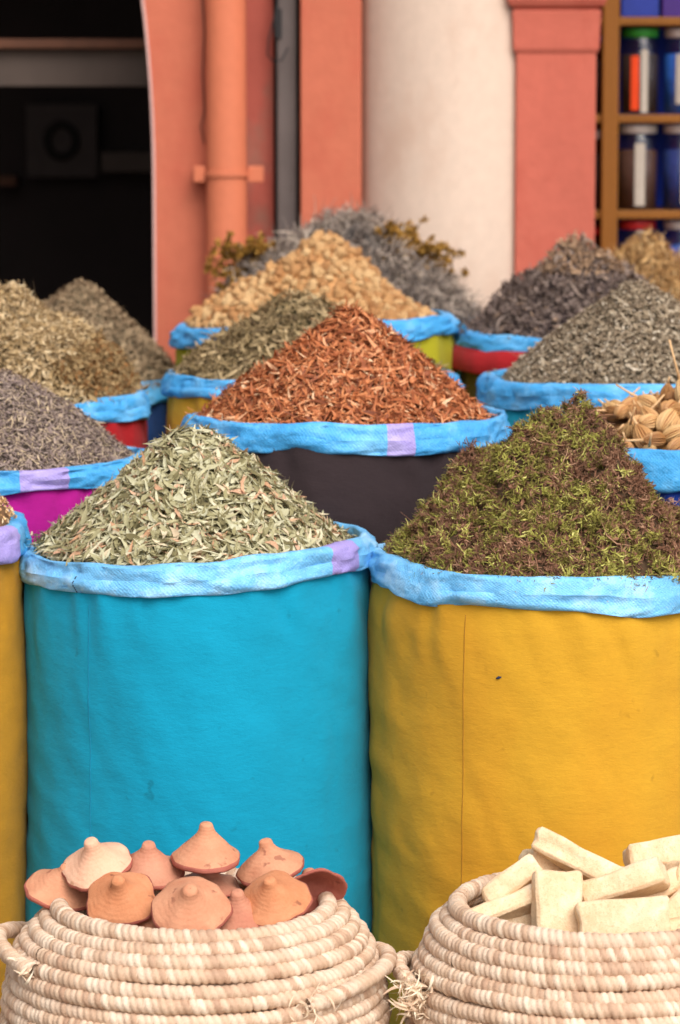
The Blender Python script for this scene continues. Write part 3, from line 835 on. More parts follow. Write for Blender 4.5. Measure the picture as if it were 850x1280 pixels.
def coil_path(C, Tn, Bn, Un, a, wraps, seed, slant=0.9, M_=12, az=1.0):
    """C centre points (n,3); Bn outward, Un up; wraps total number; returns verts, tint, groove"""
    n = len(C); r = np.random.default_rng(seed)
    s = np.linspace(0, wraps, n)
    tints = r.uniform(0.15, 1, int(wraps) + 3)
    run = r.random(int(wraps) + 3); 
    i = 0
    while i < len(tints):                                   # dull runs of darker palm
        if run[i] < 0.035:
            L = r.integers(3, 9); tints[i:i + L] *= 0.55; i += L
        i += 1
    width = r.uniform(0.92, 1.10, int(wraps) + 3)
    psi = np.linspace(0, 2 * PI, M_, endpoint=False)
    ph = s[:, None] + slant * np.sin(psi)[None, :] * 0.45 + 0.12 * r.normal(0, 1)
    ph = np.clip(ph, 0, wraps + 0.999)
    w = ph.astype(int) % len(tints); fr = ph - np.floor(ph)
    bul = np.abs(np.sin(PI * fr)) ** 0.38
    rad = a * (0.76 + 0.24 * bul) * width[w]
    V = C[:, None] + Bn[:, None] * (np.cos(psi)[None, :, None] * rad[..., None]) + Un[:, None] * (np.sin(psi)[None, :, None] * rad[..., None] * az)
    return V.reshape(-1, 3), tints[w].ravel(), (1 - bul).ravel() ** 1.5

def basket(cx, cy, zr, prof, label, seed, wraps0, handles, tilt=(0, 0)):
    """prof: list of (radius, depth below rim)"""
    root = empty('coiled_basket', (cx, cy, 0)); tag(root, label, 'basket', 'coiled palm baskets in front of the sacks')
    pr = np.array(prof)
    d = np.concatenate([[0], np.cumsum(np.hypot(np.diff(pr[:, 0]), np.diff(pr[:, 1])))])
    Vs, Fs, ts, gs = [], [], [], []; off = 0
    step = 0.0194; k = 0; sk = 0.0
    while sk < d[-1]:
        r = np.interp(sk, d, pr[:, 0]); dz = np.interp(sk, d, pr[:, 1])
        a = 0.0118 if k else 0.0130
        wr = int(wraps0 * r / 0.26 * (1.16 if k else 1.1)); n = wr * 8
        th = np.linspace(0, 2 * PI, n + 1) + k * 0.7 + PI / 2
        nz_ = SN(1.5, 3, seed=seed * 31 + k, dim=2)
        cs, sn = np.cos(th), np.sin(th); Q = np.stack([cs, sn], -1)
        rr = r + 0.0022 * nz_(Q) + 0.004 * math.sin(seed) * cs
        C = np.stack([rr * cs, rr * sn, zr - dz + 0.0022 * nz_(Q + 7) + tilt[0] * cs + tilt[1] * sn + 0 * cs], -1)
        Bn = np.stack([cs, sn, 0 * cs], -1); Un = np.broadcast_to(ZV, C.shape)
        V, t, g = coil_path(C, None, Bn, Un, a, wr, seed * 100 + k)
        Vs.append(V); Fs.append(grid_faces(n + 1, 12) + off); ts.append(t); gs.append(g); off += len(V)
        k += 1; sk += step if k > 1 else 0.0208
    o = mesh('coiled_wall', np.vstack(Vs), np.vstack(Fs), M['coil'], root, True, {'tint': np.concatenate(ts), 'groove': np.concatenate(gs)})
    mb = MB(); rb = pr[-1, 0] + 0.004; zb = zr - pr[-1, 1]
    mb.lathe([(0.001, zb - 0.008), (rb, zb - 0.008), (rb, zb + 0.006), (0.001, zb + 0.006)], 48)
    mb.build('basket_base', M['fray'], root, True)
    for hi, (a0, a1, dz, outw, fray) in enumerate(handles):
        n = 240; t = np.linspace(0, 1, n); th = np.radians(a0 + (a1 - a0) * t)
        base_r = np.interp(dz, pr[:, 1], pr[:, 0]) + 0.010
        rr = base_r + 0.65 * outw * np.sin(PI * t) ** 0.7 + 0.0 * t
        zz = zr - dz + 0.018 * np.sin(PI * t) + tilt[0] * np.cos(th) + tilt[1] * np.sin(th)
        C = np.stack([rr * np.cos(th), rr * np.sin(th), zz], -1)
        Bn = np.stack([np.cos(th), np.sin(th), 0 * th], -1); Un = np.broadcast_to(ZV, C.shape)
        V, tt, g = coil_path(C, None, Bn, Un, 0.0118, 38, seed * 7 + hi, slant=1.4)
        ho = mesh('handle', V, grid_faces(n, 12), M['coil'], root, True, {'tint': tt * 0.9, 'groove': g})
        if fray:
            m = fray; r2 = np.random.default_rng(seed + hi)
            fp = C[0] if a0 < a1 else C[0]
            out = Vector((math.cos(math.radians(a0)), math.sin(math.radians(a0)), 0))
            P = np.array(fp) + np.array(out) * 0.014 + r2.normal(0, 1, (m, 3)) * np.array([0.011, 0.006, 0.013])
            T = r2.normal(size=(m, 3)) + np.array([out.x * 0.7, out.y * 0.7, -0.5]); T /= np.linalg.norm(T, axis=1)[:, None]
            B = np.cross(T, r2.normal(size=(m, 3))); B /= np.linalg.norm(B, axis=1)[:, None]; N3 = np.cross(B, T)
            V, F, kk = strips(P, T, N3, B, r2.uniform(0.02, 0.055, m), r2.uniform(0.0015, 0.0045, m), [0.9, 1, 1, 1, 1, 0.9, 0.7, 0.4], r2.normal(0, 2.2, m), r2.normal(0, 3, m), r2.normal(0, 0.7, m))
            mesh('frayed_end', V, F, M['fray'], ho, True, {'tint': np.repeat(r2.uniform(0, 1, m), kk)})
    return root

bY = 4.37
b1 = at(240, 1122, bY)
PROF1 = [(0.188, 0), (0.205, 0.010), (0.222, 0.026), (0.238, 0.048), (0.250, 0.075), (0.258, 0.11), (0.262, 0.16), (0.258, 0.24), (0.246, 0.32), (0.235, b1.z - 0.012)]
basket(b1.x, b1.y, b1.z - 0.013, PROF1, 'round coiled palm basket holding terracotta lids, in front of the turquoise sack', 1, 142, [(-52, 22, 0.085, 0.022, 14), (215, 160, 0.055, 0.030, 5)])
b2 = at(742, 1122, bY)
PROF2 = [(0.194, 0), (0.206, 0.014), (0.220, 0.032), (0.234, 0.056), (0.246, 0.084), (0.254, 0.12), (0.256, 0.17), (0.252, 0.24), (0.242, 0.32), (0.232, b2.z - 0.012)]
basket(b2.x, b2.y, b2.z - 0.013, PROF2, 'round coiled palm basket holding cream coloured bars, in front of the yellow sack', 2, 150, [(203, 160, 0.10, 0.020, 90), (-30, 25, 0.09, 0.022, 20)])

# ------------------------------------------------------------------ terracotta lids
def mat_clay(name, c1, c2, dark, seed):
    m, nt, b = nodes(name)
    tc = N(nt, 'ShaderNodeTexCoord'); v = tc.outputs['Object']
    mp = N(nt, 'ShaderNodeMapping'); mp.inputs['Location'].default_value = (seed, 0, seed); nt.links.new(v, mp.inputs[0]); v = mp.outputs[0]
    n1 = noise_tex(nt, v, 22, 5, 0.6); n2 = noise_tex(nt, v, 300, 3, 0.6); n3 = noise_tex(nt, v, 34, 3, 0.5)
    c = ramp(nt, n1, [(0.3, c1), (0.7, c2)])
    c = mixc(nt, c, dark, ramp(nt, n3, [(0.66, (0, 0, 0, 1)), (0.70, (0.7, 0.7, 0.7, 1))]))
    c = mixc(nt, c, ramp(nt, n2, [(0.3, (0.9, 0.88, 0.86, 1)), (0.7, (1, 1, 1, 1))]), 0.7, 'MULTIPLY')
    nt.links.new(c, b.inputs['Base Color']); b.inputs['Roughness'].default_value = 0.8; b.inputs['Specular IOR Level'].default_value = 0.25
    wv = N(nt, 'ShaderNodeTexWave'); wv.bands_direction = 'Z'; wv.inputs['Scale'].default_value = 70; wv.inputs['Distortion'].default_value = 3; nt.links.new(v, wv.inputs[0])
    p = bump(nt, b, n1, 0.6, 0.006); p = bump(nt, b, wv.outputs['Fac'], 0.25, 0.0008, p); bump(nt, b, n2, 0.6, 0.0008, p)
    return m
CL = [mat_clay('terracotta_warm', lin('#c48464'), lin('#d49c7a'), lin('#8e5644'), 1), mat_clay('terracotta_pale', lin('#d8a284'), lin('#e6bc9e'), lin('#b07a5c'), 2),
      mat_clay('terracotta_orange', lin('#c07a52'), lin('#d2946c'), lin('#7a4a38'), 3), mat_clay('terracotta_dull', lin('#b87860'), lin('#c89074'), lin('#8a6050'), 4),
      mat_clay('terracotta_rim', lin('#9c5348'), lin('#b06a58'), lin('#7a4038'), 5)]
def clay_lid(loc, direction, mat, label, seed, s=1.0, hk=1.0, group='terracotta lids in the basket', spin=0.0):
    """cone lid, hollow below; 'direction' = where the knob points"""
    prof = [(0.0005, 0.0478), (0.0055, 0.0480), (0.0080, 0.0462), (0.0092, 0.0430), (0.0098, 0.0385), (0.0125, 0.0325), (0.0178, 0.0258), (0.0245, 0.0190), (0.0325, 0.0122),
            (0.0405, 0.0062), (0.0462, 0.0022), (0.0480, -0.0010), (0.0470, -0.0045), (0.0435, -0.0050), (0.0390, -0.0005), (0.0300, 0.0070), (0.0200, 0.0145), (0.0100, 0.0200), (0.0005, 0.0220)]
    n = 56; V = []
    o3 = Vector((seed * 3.1, seed * 5.7, 0))
    for r, z in prof:
        for k in range(n):
            th = 2 * PI * k / n
            v = Vector((r * math.cos(th), r * math.sin(th), z))
            d = mnoise.noise(v * 26 + o3) ; d2 = mnoise.noise(v * 70 + o3)
            f = 1 + 0.16 * d + 0.05 * d2
            V.append((v.x * f * 1.05 * (1 + 0.05 * math.sin(seed)), v.y * f * 1.05, v.z * 0.95 * hk * (1 + 0.05 * d) + 0.002 * d + (0.0045 * mnoise.noise(Vector((math.cos(th), math.sin(th), seed))) * (r / 0.046) ** 2)))
    F = grid_faces(len(prof), n)
    mi = np.zeros(len(F), int); ring = np.repeat(np.arange(len(prof) - 1), n); mi[(ring >= 10)] = 1
    o = mesh('clay_lid', np.array(V), F, [mat, CL[4]], None, True, matidx=mi)
    o.scale = (s,) * 3
    q = Vector(direction).normalized().to_track_quat('Z', 'Y')
    o.rotation_euler = (q @ Euler((0, 0, spin)).to_quaternion()).to_euler()
    # loc = wanted position of the body's middle
    off = (q @ Vector((0, 0, 0.020 * s)))
    o.location = Vector(loc) - off
    tag(o, label, 'clay lid', group)
    return o
# (px, py, depth offset from the basket centre, knob direction, material, scale, height, label)
LIDS = [
 (80, 1098, 0.02, (0.25, -0.35, 0.9), 0, 1.00, 0.95, 'terracotta lid hanging over the left rim of the basket, leftmost of all'),
 (118, 1068, 0.00, (-0.18, -0.40, 0.85), 1, 0.98, 0.98, 'palest terracotta lid, tilted left at the top left of the pile'),
 (186, 1072, 0.02, (0.02, -0.25, 1.0), 3, 1.02, 0.95, 'upright terracotta lid second from the left along the top of the pile'),
 (150, 1112, -0.07, (-0.10, -0.62, 0.78), 2, 0.98, 0.95, 'orange terracotta lid facing forward below the palest lid'),
 (258, 1055, 0.02, (0.0, -0.12, 1.0), 0, 1.02, 1.12, 'tall pointed terracotta lid at the very top of the pile'),
 (262, 1090, 0.04, (0.06, -0.10, 1.0), 3, 0.98, 0.55, 'flat terracotta lid lying right beneath the topmost pointed one'),
 (336, 1069, 0.03, (-0.22, -0.22, 1.0), 0, 1.00, 1.00, 'terracotta lid with its knob tilted left on top of the stack at the right'),
 (388, 1101, 0.03, (-0.22, 0.76, 0.60), 3, 0.95, 0.85, 'terracotta lid turned over at the right rim, dark hollow underside showing'),
 (238, 1124, -0.125, (0.03, -0.62, 0.78), 0, 1.06, 0.90, 'terracotta lid facing the viewer in the middle with a dark chip'),
 (340, 1113, -0.08, (-0.12, -0.55, 0.83), 2, 1.02, 0.95, 'orange terracotta lid leaning forward at the front right of the pile'),
 (188, 1136, -0.06, (-0.2, -0.40, 0.8), 0, 0.90, 0.95, 'half hidden terracotta lid low in the basket, left of the middle one'),
 (298, 1133, -0.08, (-0.05, -0.30, 0.9), 3, 0.96, 1.00, 'half sunk terracotta lid between the middle lid and the front right one'),
]
for i, (px, py, dy, d, mt, s, hk, lab) in enumerate(LIDS):
    clay_lid(at(px, py, bY + dy), d, CL[mt], lab, i + 1, s, hk, spin=i * 1.7)
rs = random.Random(9)
for i in range(14):
    a = i * 2.399; r = 0.04 + 0.115 * math.sqrt(i / 14)
    clay_lid((b1.x + r * math.cos(a), b1.y + r * math.sin(a), b1.z - 0.045 - rs.uniform(0, 0.02)), (rs.uniform(-.3, .3), rs.uniform(-.3, .3), 1), CL[i % 4],
             'terracotta lid buried in the lower layer of the basket', 30 + i, 0.95, 0.9)

# ------------------------------------------------------------------ cream bars
def mat_bar():
    m, nt, b = nodes('porous_cream_bar')
    tc = N(nt, 'ShaderNodeTexCoord'); v = tc.outputs['Object']
    n1 = noise_tex(nt, v, 30, 5, 0.65); n2 = noise_tex(nt, v, 230, 3, 0.75); n3 = noise_tex(nt, v, 90, 4, 0.7)
    c = ramp(nt, n1, [(0.3, lin('#dbb890')), (0.55, lin('#e8cda8')), (0.75, lin('#f0dec4'))])
    c = mixc(nt, c, lin('#b07844'), ramp(nt, n2, [(0.52, (0, 0, 0, 1)), (0.72, (0.42, 0.42, 0.42, 1))]))
    c = mixc(nt, c, lin('#dcb080'), ramp(nt, n3, [(0.55, (0, 0, 0, 1)), (0.75, (0.4, 0.4, 0.4, 1))]))
    nt.links.new(c, b.inputs['Base Color']); b.inputs['Roughness'].default_value = 0.9; b.inputs['Specular IOR Level'].default_value = 0.15
    p = bump(nt, b, n3, 0.5, 0.003); bump(nt, b, n2, 0.8, 0.0015, p)
    return m
M['bar'] = mat_bar()
def bar(loc, rot, dims, label, seed, group='cream coloured bars in the basket'):
    bm = bmesh.new(); bmesh.ops.create_cube(bm, size=1)
    for v in bm.verts: v.co = Vector((v.co.x * dims[0], v.co.y * dims[1], v.co.z * dims[2]))
    bmesh.ops.bevel(bm, geom=bm.edges[:], offset=0.0105, segments=3, affect='EDGES', profile=0.65)
    bmesh.ops.triangulate(bm, faces=bm.faces[:])
    bmesh.ops.subdivide_edges(bm, edges=bm.edges[:], cuts=3, use_grid_fill=True)
    o3 = Vector((seed * 4.1, 0, seed * 2.3))
    for v in bm.verts:
        n = mnoise.noise(v.co * 22 + o3) * 0.0055 + mnoise.noise(v.co * 75 + o3) * 0.0022 + mnoise.noise(v.co * 240 + o3) * 0.0006
        chip = max(0.0, mnoise.noise(v.co * 34 + o3 * 2) - 0.26) * 0.012
        v.co = v.co + v.co.normalized() * (n - chip)
    me = bpy.data.meshes.new('cream_bar'); bm.to_mesh(me); bm.free(); me.materials.append(M['bar'])
    for p in me.polygons: p.use_smooth = True
    o = bpy.data.objects.new('cream_bar', me); COL.objects.link(o)
    o.location = loc; o.rotation_euler = rot
    tag(o, label, 'bar', group)
    return o
R = math.radians
# (px, py, dY, (tilt about x, image-plane roll about y, turn about z), dims, label)
BARS = [
 (722, 1076, 0.02, (-28, 24, -18), (0.122, 0.058, 0.032), 'long cream bar lying across the top of the pile, slanting down to the right'),
 (641, 1106, -0.02, (-38, -34, 12), (0.082, 0.058, 0.030), 'cream bar on the upper left of the pile, slanting up to the right'),
 (628, 1140, -0.05, (-45, -20, 10), (0.105, 0.050, 0.026), 'thin cream bar under the upper left one'),
 (697, 1138, -0.08, (-28, 3, 6), (0.062, 0.036, 0.098), 'cream bar standing on end with its broad face to the front'),
 (778, 1152, -0.115, (-24, -4, 0), (0.116, 0.038, 0.054), 'cream bar lying level against the front rim'),
 (780, 1107, -0.04, (-32, -20, -6), (0.110, 0.052, 0.034), 'cream bar right of the middle, slanting up to the right below the long one'),
 (826, 1068, 0.05, (-26, -8, 8), (0.090, 0.055, 0.036), 'cream bar at the back right, highest on that side'),
 (829, 1111, 0.00, (-36, -22, 10), (0.090, 0.050, 0.030), 'cream bar at the right frame edge under the back right one'),
 (848, 1136, -0.04, (-30, -36, 14), (0.085, 0.050, 0.036), 'cream bar cut by the right frame edge just above the front rim'),
 (690, 1094, 0.05, (-20, 30, 10), (0.085, 0.050, 0.035), 'cream bar mostly hidden behind the long top one'),
 (642, 1160, -0.03, (-25, -24, 8), (0.080, 0.045, 0.045), 'cream bar tucked beneath the thin one near the left rim'),
 (862, 1165, -0.09, (-20, -10, 0), (0.10, 0.045, 0.040), 'cream bar lowest at the right frame edge against the rim'),
 (880, 1098, 0.02, (-20, 12, 20), (0.10, 0.05, 0.035), 'cream bar beyond the right frame edge'),
]
for i, (px, py, dy, rt, dm, lab) in enumerate(BARS):
    bar(at(px, py, bY + dy), (R(rt[0] + 4), R(rt[1]), R(rt[2])), tuple(q * 1.10 for q in dm), lab, i + 1)
for i in range(12):
    a = i * 2.399; r = 0.02 + 0.125 * math.sqrt(i / 12)
    bar((b2.x + r * math.cos(a), b2.y + r * math.sin(a), b2.z - 0.065 - 0.012 * (i % 2)), (R(rs.uniform(-15, 15)), R(rs.uniform(-15, 15)), a), (0.105, 0.055, 0.04),
        'cream bar buried in the lower layer of the basket', 40 + i)

# small dark fly-sized mark caught on the yellow cloth
s2_ = [o for o in COL.objects if o.name.startswith('sack') and o.type == 'EMPTY'][1]
b2_ = [c for c in s2_.children if c.name.startswith('sack_body')][0]
q_ = at(622, 845, 4.70); loc_ = Vector((q_.x - s2_.location.x, 0, q_.z))
vb = min((v.co for v in b2_.data.vertices if v.co.y < 0), key=lambda c: (c.x - loc_.x) ** 2 + (c.z - loc_.z) ** 2)
mb = MB(); mb.tube([vb + Vector((-0.004, -0.001, -0.001)), vb + Vector((0, -0.002, 0.0005)), vb + Vector((0.004, -0.001, 0.001))], [0.0008, 0.0022, 0.0006], 8)
mb.build('dark_speck', M['thread'], s2_, True)

# stitching on the turquoise sack's cuff: a row of dark dashes (rests on that sack -> its child)
s1 = [o for o in COL.objects if o.name == 'sack'][0]
cuff1 = [c for c in s1.children if c.name.startswith('cuff')][0]
me = cuff1.data; nA = 220
def cuff_line(deg, j0, j1):
    k = int(deg / 360 * nA) % nA
    return [me.vertices[j * nA + k].co.copy() for j in range(j0, j1)]
mb = MB()
cl = cuff_line(231.5, 0, 27)
outer = sorted([p for p in cl if math.hypot(p.x, p.y) > SPEC['S1'][1] - 0.006], key=lambda p: p.z)
for a_, b_ in zip(outer[:-1], outer[1:]):
    d = Vector((a_.x, a_.y, 0)).normalized() * 0.0005
    m_ = a_.lerp(b_, 0.55); mb.tube([a_ + d, m_ + d], 0.0009, 5)
mb.build('stitching', M['thread'], cuff1, True)

# ------------------------------------------------------------------ the shop front
M['orange'] = mat_plaster('orange_plaster', lin('#be6b52'), 0.13, 2.0, blot=lin('#b25a46'))
M['orange2'] = mat_plaster('orange_plaster_darker', lin('#b05a4c'), 0.16, 3.5, blot=lin('#8a6a5a'))
M['pipe'] = mat_plaster('orange_pipe_paint', lin('#ca7454'), 0.06, 3.0, rough=0.6, bmp=0.001)
M['redp'] = mat_plaster('coral_plaster', lin('#c06654'), 0.15, 2.4, blot=lin('#b05444'))
M['cream'] = mat_plaster('cream_plaster', lin('#d6bfac'), 0.10, 3.0, blot=lin('#c8ac98'), stretch=(1, 1, 0.2), bmp=0.0015)
M['pinkedge'] = mat_plaster('pale_pink_edge', lin('#d8b0a8'), 0.1, 6)
M['room'] = mat_plain('unlit_room_dark', lin('#2a2220'), 0.95, var=0.2, scale=3)  # near-black walls: darkness of the unlit rooms put into their colour
M['beam'] = mat_plain('dusty_board', lin('#4e433c'), 0.9, var=0.15, scale=6)
M['beamw'] = mat_plain('brown_wood_dark', lin('#5a3826'), 0.8, var=0.2, scale=10)
M['steel'] = mat_plain('grey_steel', lin('#635955'), 0.6, 0.2, var=0.15, scale=8)
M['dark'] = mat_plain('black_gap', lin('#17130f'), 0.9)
M['cable'] = mat_plain('black_cable', lin('#1d1b1c'), 0.6)

WY = 7.5
def X(px, Y=WY): return at(px, 300, Y).x + 0
def Z(py, Y=WY): return at(425, py, Y).z
bld = empty('shop_front', (0, WY, 0)); tag(bld, 'orange and cream plastered shop front with a dark arched doorway', 'building')
def blt(mb, name, mat, smooth=False, parent=None):
    o = mb.build(name, mat, None, smooth)
    o.data.transform(Matrix.Translation((0, -WY, 0))); o.parent = parent or bld
    return o
ZT = 3.4
# arch wall : polygon with an opening, extruded
xr = X(193); spring = Z(225)
def arch_x(z):
    dz = max(0, z - spring)
    return xr - 0.135 * dz * dz
zs = [0.0] + [spring * i / 6 for i in range(1, 7)] + [spring + (2.55 - spring) * i / 16 for i in range(1, 17)]
edgeR = [(arch_x(z), z) for z in zs]
cxm = -1.25
edge = edgeR + [(cxm, 2.62)] + [(2 * cxm - x, z) for x, z in edgeR[::-1]]
x1 = X(262); x0 = -5.0
y0, y1 = WY, WY + 0.28
V = []; F = []
outR = [(x1, z) for _, z in edgeR]; 
def strip_wall(inner, outer):
    """front + back faces between two point rows"""
    n = len(inner); base = len(V)
    for (a, b) in zip(inner, outer):
        V.extend([(a[0], y0, a[1]), (b[0], y0, b[1]), (a[0], y1, a[1]), (b[0], y1, b[1])])
    for i in range(n - 1):
        q = base + i * 4; F.append((q, q + 1, q + 5, q + 4)); F.append((q + 2, q + 6, q + 7, q + 3))
        F.append((q, q + 4, q + 6, q + 2))
strip_wall(edgeR, outR)
strip_wall([(2 * cxm - x, z) for x, z in edgeR], [(x0, z) for _, z in edgeR])
top = [edgeR[-1], (cxm, 2.62), (2 * cxm - edgeR[-1][0], edgeR[-1][1])]
strip_wall(top, [(top[0][0], ZT), (top[1][0], ZT), (top[2][0], ZT)])
strip_wall([(edgeR[-1][0], edgeR[-1][1]), (x1, edgeR[-1][1])], [(edgeR[-1][0], ZT), (x1, ZT)])
strip_wall([(x0, edgeR[-1][1]), (2 * cxm - edgeR[-1][0], edgeR[-1][1])], [(x0, ZT), (2 * cxm - edgeR[-1][0], ZT)])
mb = MB(); mb.add(V, F); blt(mb, 'arch_wall', M['orange'])
# pale pinkish edge bead along the opening
mb = MB(); mb.tube([(x + 0.000, WY - 0.002, z) for x, z in edgeR], 0.0035, 8); blt(mb, 'arch_edge', M['pinkedge'], True)
# recess behind the pipe, darker and redder than the orange wall
mb = MB(); mb.box(X(262), X(341), WY + 0.09, WY + 0.28, 0, ZT); blt(mb, 'recess_wall', M['orange2'])
mb = MB(); mb.box(X(341), X(378), WY + 0.16, WY + 0.28, 0, ZT); blt(mb, 'gap_backing', M['dark'])  # near-black face paints in the darkness of the gap
mb = MB(); mb.box(X(376), X(452), WY - 0.02, WY + 0.28, 0, ZT, 0.006); blt(mb, 'flat_pilaster', M['orange'])
# cream round column
cr = (X(690) - X(447)) / 2; ccx = (X(690) + X(447)) / 2
mb = MB(); mb.lathe([(cr * 1.01, 0), (cr, 0.6), (cr * 0.995, 2.0), (cr, ZT)], 96, (ccx, WY + 0.10, 0)); blt(mb, 'round_column', M['cream'], True)
# coral pilaster with mouldings
xa, xb = X(641), X(739)
mb = MB(); mb.box(xa, xb, WY - 0.10, WY + 0.28, 0, Z(66), 0.004)
o = blt(mb, 'coral_pilaster', M['redp'])
cap = MB()
e = 0.006
pr = [(0.002, Z(67)), (0.006, Z(62)), (0.008, Z(30)), (0.010, Z(16)), (0.004, Z(13)), (0.016, Z(9)), (0.022, Z(2)), (0.024, Z(-20)), (0.03, Z(-40)), (0.03, ZT)]
Vc = []; 
for d_, z_ in pr: Vc += [(xa - d_, WY - 0.10 - d_, z_), (xb + d_, WY - 0.10 - d_, z_), (xb + d_, WY + 0.28, z_), (xa - d_, WY + 0.28, z_)]
Fc = [(i * 4 + k, i * 4 + (k + 1) % 4, (i + 1) * 4 + (k + 1) % 4, (i + 1) * 4 + k) for i in range(len(pr) - 1) for k in range(4)] + [(3, 2, 1, 0)]
cap.add(Vc, Fc); blt(cap, 'capital', M['redp'])
# dark room behind the arch
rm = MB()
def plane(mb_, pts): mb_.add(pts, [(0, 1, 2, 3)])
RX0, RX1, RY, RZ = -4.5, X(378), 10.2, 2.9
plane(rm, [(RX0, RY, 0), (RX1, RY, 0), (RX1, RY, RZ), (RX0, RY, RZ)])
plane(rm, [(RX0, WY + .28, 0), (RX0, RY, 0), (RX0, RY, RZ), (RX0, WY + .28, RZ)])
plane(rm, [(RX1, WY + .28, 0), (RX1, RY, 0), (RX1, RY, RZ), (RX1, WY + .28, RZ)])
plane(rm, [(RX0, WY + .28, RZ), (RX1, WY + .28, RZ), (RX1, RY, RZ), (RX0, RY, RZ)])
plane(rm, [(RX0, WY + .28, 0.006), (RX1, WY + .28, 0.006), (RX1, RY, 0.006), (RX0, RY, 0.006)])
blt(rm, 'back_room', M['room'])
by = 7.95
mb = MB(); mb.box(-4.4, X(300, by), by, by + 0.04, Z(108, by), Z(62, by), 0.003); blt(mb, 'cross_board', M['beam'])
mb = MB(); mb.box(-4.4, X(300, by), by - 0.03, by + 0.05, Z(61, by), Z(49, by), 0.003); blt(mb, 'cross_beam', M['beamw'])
# roof slab over the room and shop, out of the picture
mb = MB(); mb.box(-5, 5, WY + 0.281, 10.6, ZT - 0.2, ZT + 0.1); blt(mb, 'roof_slab', M['cream'])

# framed panel with a wreath inside the room
py_ = 10.1
def pxr(a, b, c, d, Y): p = at(a, c, Y); q = at(b, d, Y); return p.x, q.x, q.z, p.z
xa_, xb_, za_, zb_ = pxr(32, 122, 130, 222, py_)
pn = empty('wall_panel', ((xa_ + xb_) / 2, py_, (za_ + zb_) / 2)); tag(pn, 'faint square panel with a round wreath on the back wall of the dark room', 'panel')
mb = MB(); mb.box(-(xb_ - xa_) / 2, (xb_ - xa_) / 2, 0, 0.03, -(zb_ - za_) / 2, (zb_ - za_) / 2, 0.004); mb.build('board', mat_plain('dim_panel', lin('#403734'), 0.9), pn)
mb = MB(); mb.tube([(0.045 * math.cos(t), -0.015, 0.05 * math.sin(t)) for t in np.linspace(0, 2 * PI, 33)], 0.013, 8); mb.build('wreath', M['dark'], pn, True)
for (a, b_, c_, d_, lab) in ((128, 192, 190, 215, 'faint pale shelf plank right of the wreath panel in the dark room'), (0, 22, 60 + 160, 232, 'faint plank at the far left of the dark room')):
    q = pxr(a, b_, c_, d_, py_); mb = MB(); mb.box(q[0], q[1], 10.05, 10.18, q[2], q[3], 0.003)
    tag(mb.build('plank', M['beam'] if a > 100 else M['beamw']), lab, 'plank')
# chairs stacked in the dark? a table edge stands low in the gloom
tb = empty('table', (-0.85, 9.2, 0)); tag(tb, 'dark table standing in the gloom of the back room', 'table')
mb = MB(); mb.box(-0.5, 0.5, -0.3, 0.3, 0.72, 0.76, 0.004); mb.build('table_top', M['beamw'], tb)
for sx in (-0.45, 0.45):
    for sy in (-0.25, 0.25):
        mb = MB(); mb.box(sx - 0.025, sx + 0.025, sy - 0.025, sy + 0.025, 0, 0.72, 0.003); mb.build('leg', M['beamw'], tb)

# downpipe with its bracket
pcx = (X(257, 7.42) + X(309, 7.42)) / 2; pr_ = (X(309, 7.42) - X(257, 7.42)) / 2
dp = empty('downpipe', (pcx, 7.45, 0)); tag(dp, 'orange painted downpipe clamped to the wall beside the doorway', 'pipe')
mb = MB(); mb.lathe([(pr_, 0.0), (pr_, 0.9), (pr_ * 0.985, 0.905), (pr_ * 0.96, 2.2), (pr_ * 0.96, ZT)], 40); mb.build('tube', M['pipe'], dp, True)
zb0, zb1 = Z(228, 7.42), Z(208, 7.42)
mb = MB()
mb.box(X(242, 7.42) - pcx, -pr_ - 0.001, -0.012, 0.045, zb0, zb1, 0.003)
mb.box(pr_ + 0.001, X(329, 7.42) - pcx, -0.012, 0.045, zb0, zb1, 0.003)
mb.lathe([(pr_ + 0.0005, zb0 + .012), (pr_ + 0.004, zb0 + .013), (pr_ + 0.004, zb1 - .012), (pr_ + 0.0005, zb1 - .011)], 40)
mb.build('clamp', M['pipe'], dp)
# grey post in the gap, with cables
po = empty('steel_post', ((X(345) + X(372)) / 2, WY + 0.06, 0)); tag(po, 'grey steel post in the dark gap between orange walls', 'post')
w2 = (X(371) - X(346)) / 2
mb = MB(); mb.box(-w2, w2, -0.03, 0.03, 0, ZT, 0.006); mb.build('shaft', M['steel'], po)
mb = MB(); mb.box(-w2 - 0.004, -w2 + 0.012, -0.036, -0.031, Z(48), Z(10), 0.002); mb.build('junction_plate', M['cable'], po)
cb = MB()
p0 = [at(352, -30, WY - 0.0), at(346, 10, WY - 0.01), at(336, 48, WY - 0.02), at(334, 68, WY - 0.02), at(342, 77, WY - 0.01), at(352, 75, WY), at(360, 60, WY)]
cb.tube(p0, 0.0022, 6)
tag(cb.build('cable', M['cable'], None, True), 'thin black cable looping down beside the steel post', 'cable')
# dark crack line beside the pipe, drawn as a thin raised tube
cb = MB(); cb.tube([at(x_, y_, WY - 0.004) for x_, y_ in ((252, -10), (256, 40), (253, 90), (256, 140), (251, 158), (256, 180))], 0.0016, 6)
tag(cb.build('cable', M['cable'], None, True), 'dark crack line running down the wall just left of the orange pipe', 'cable')

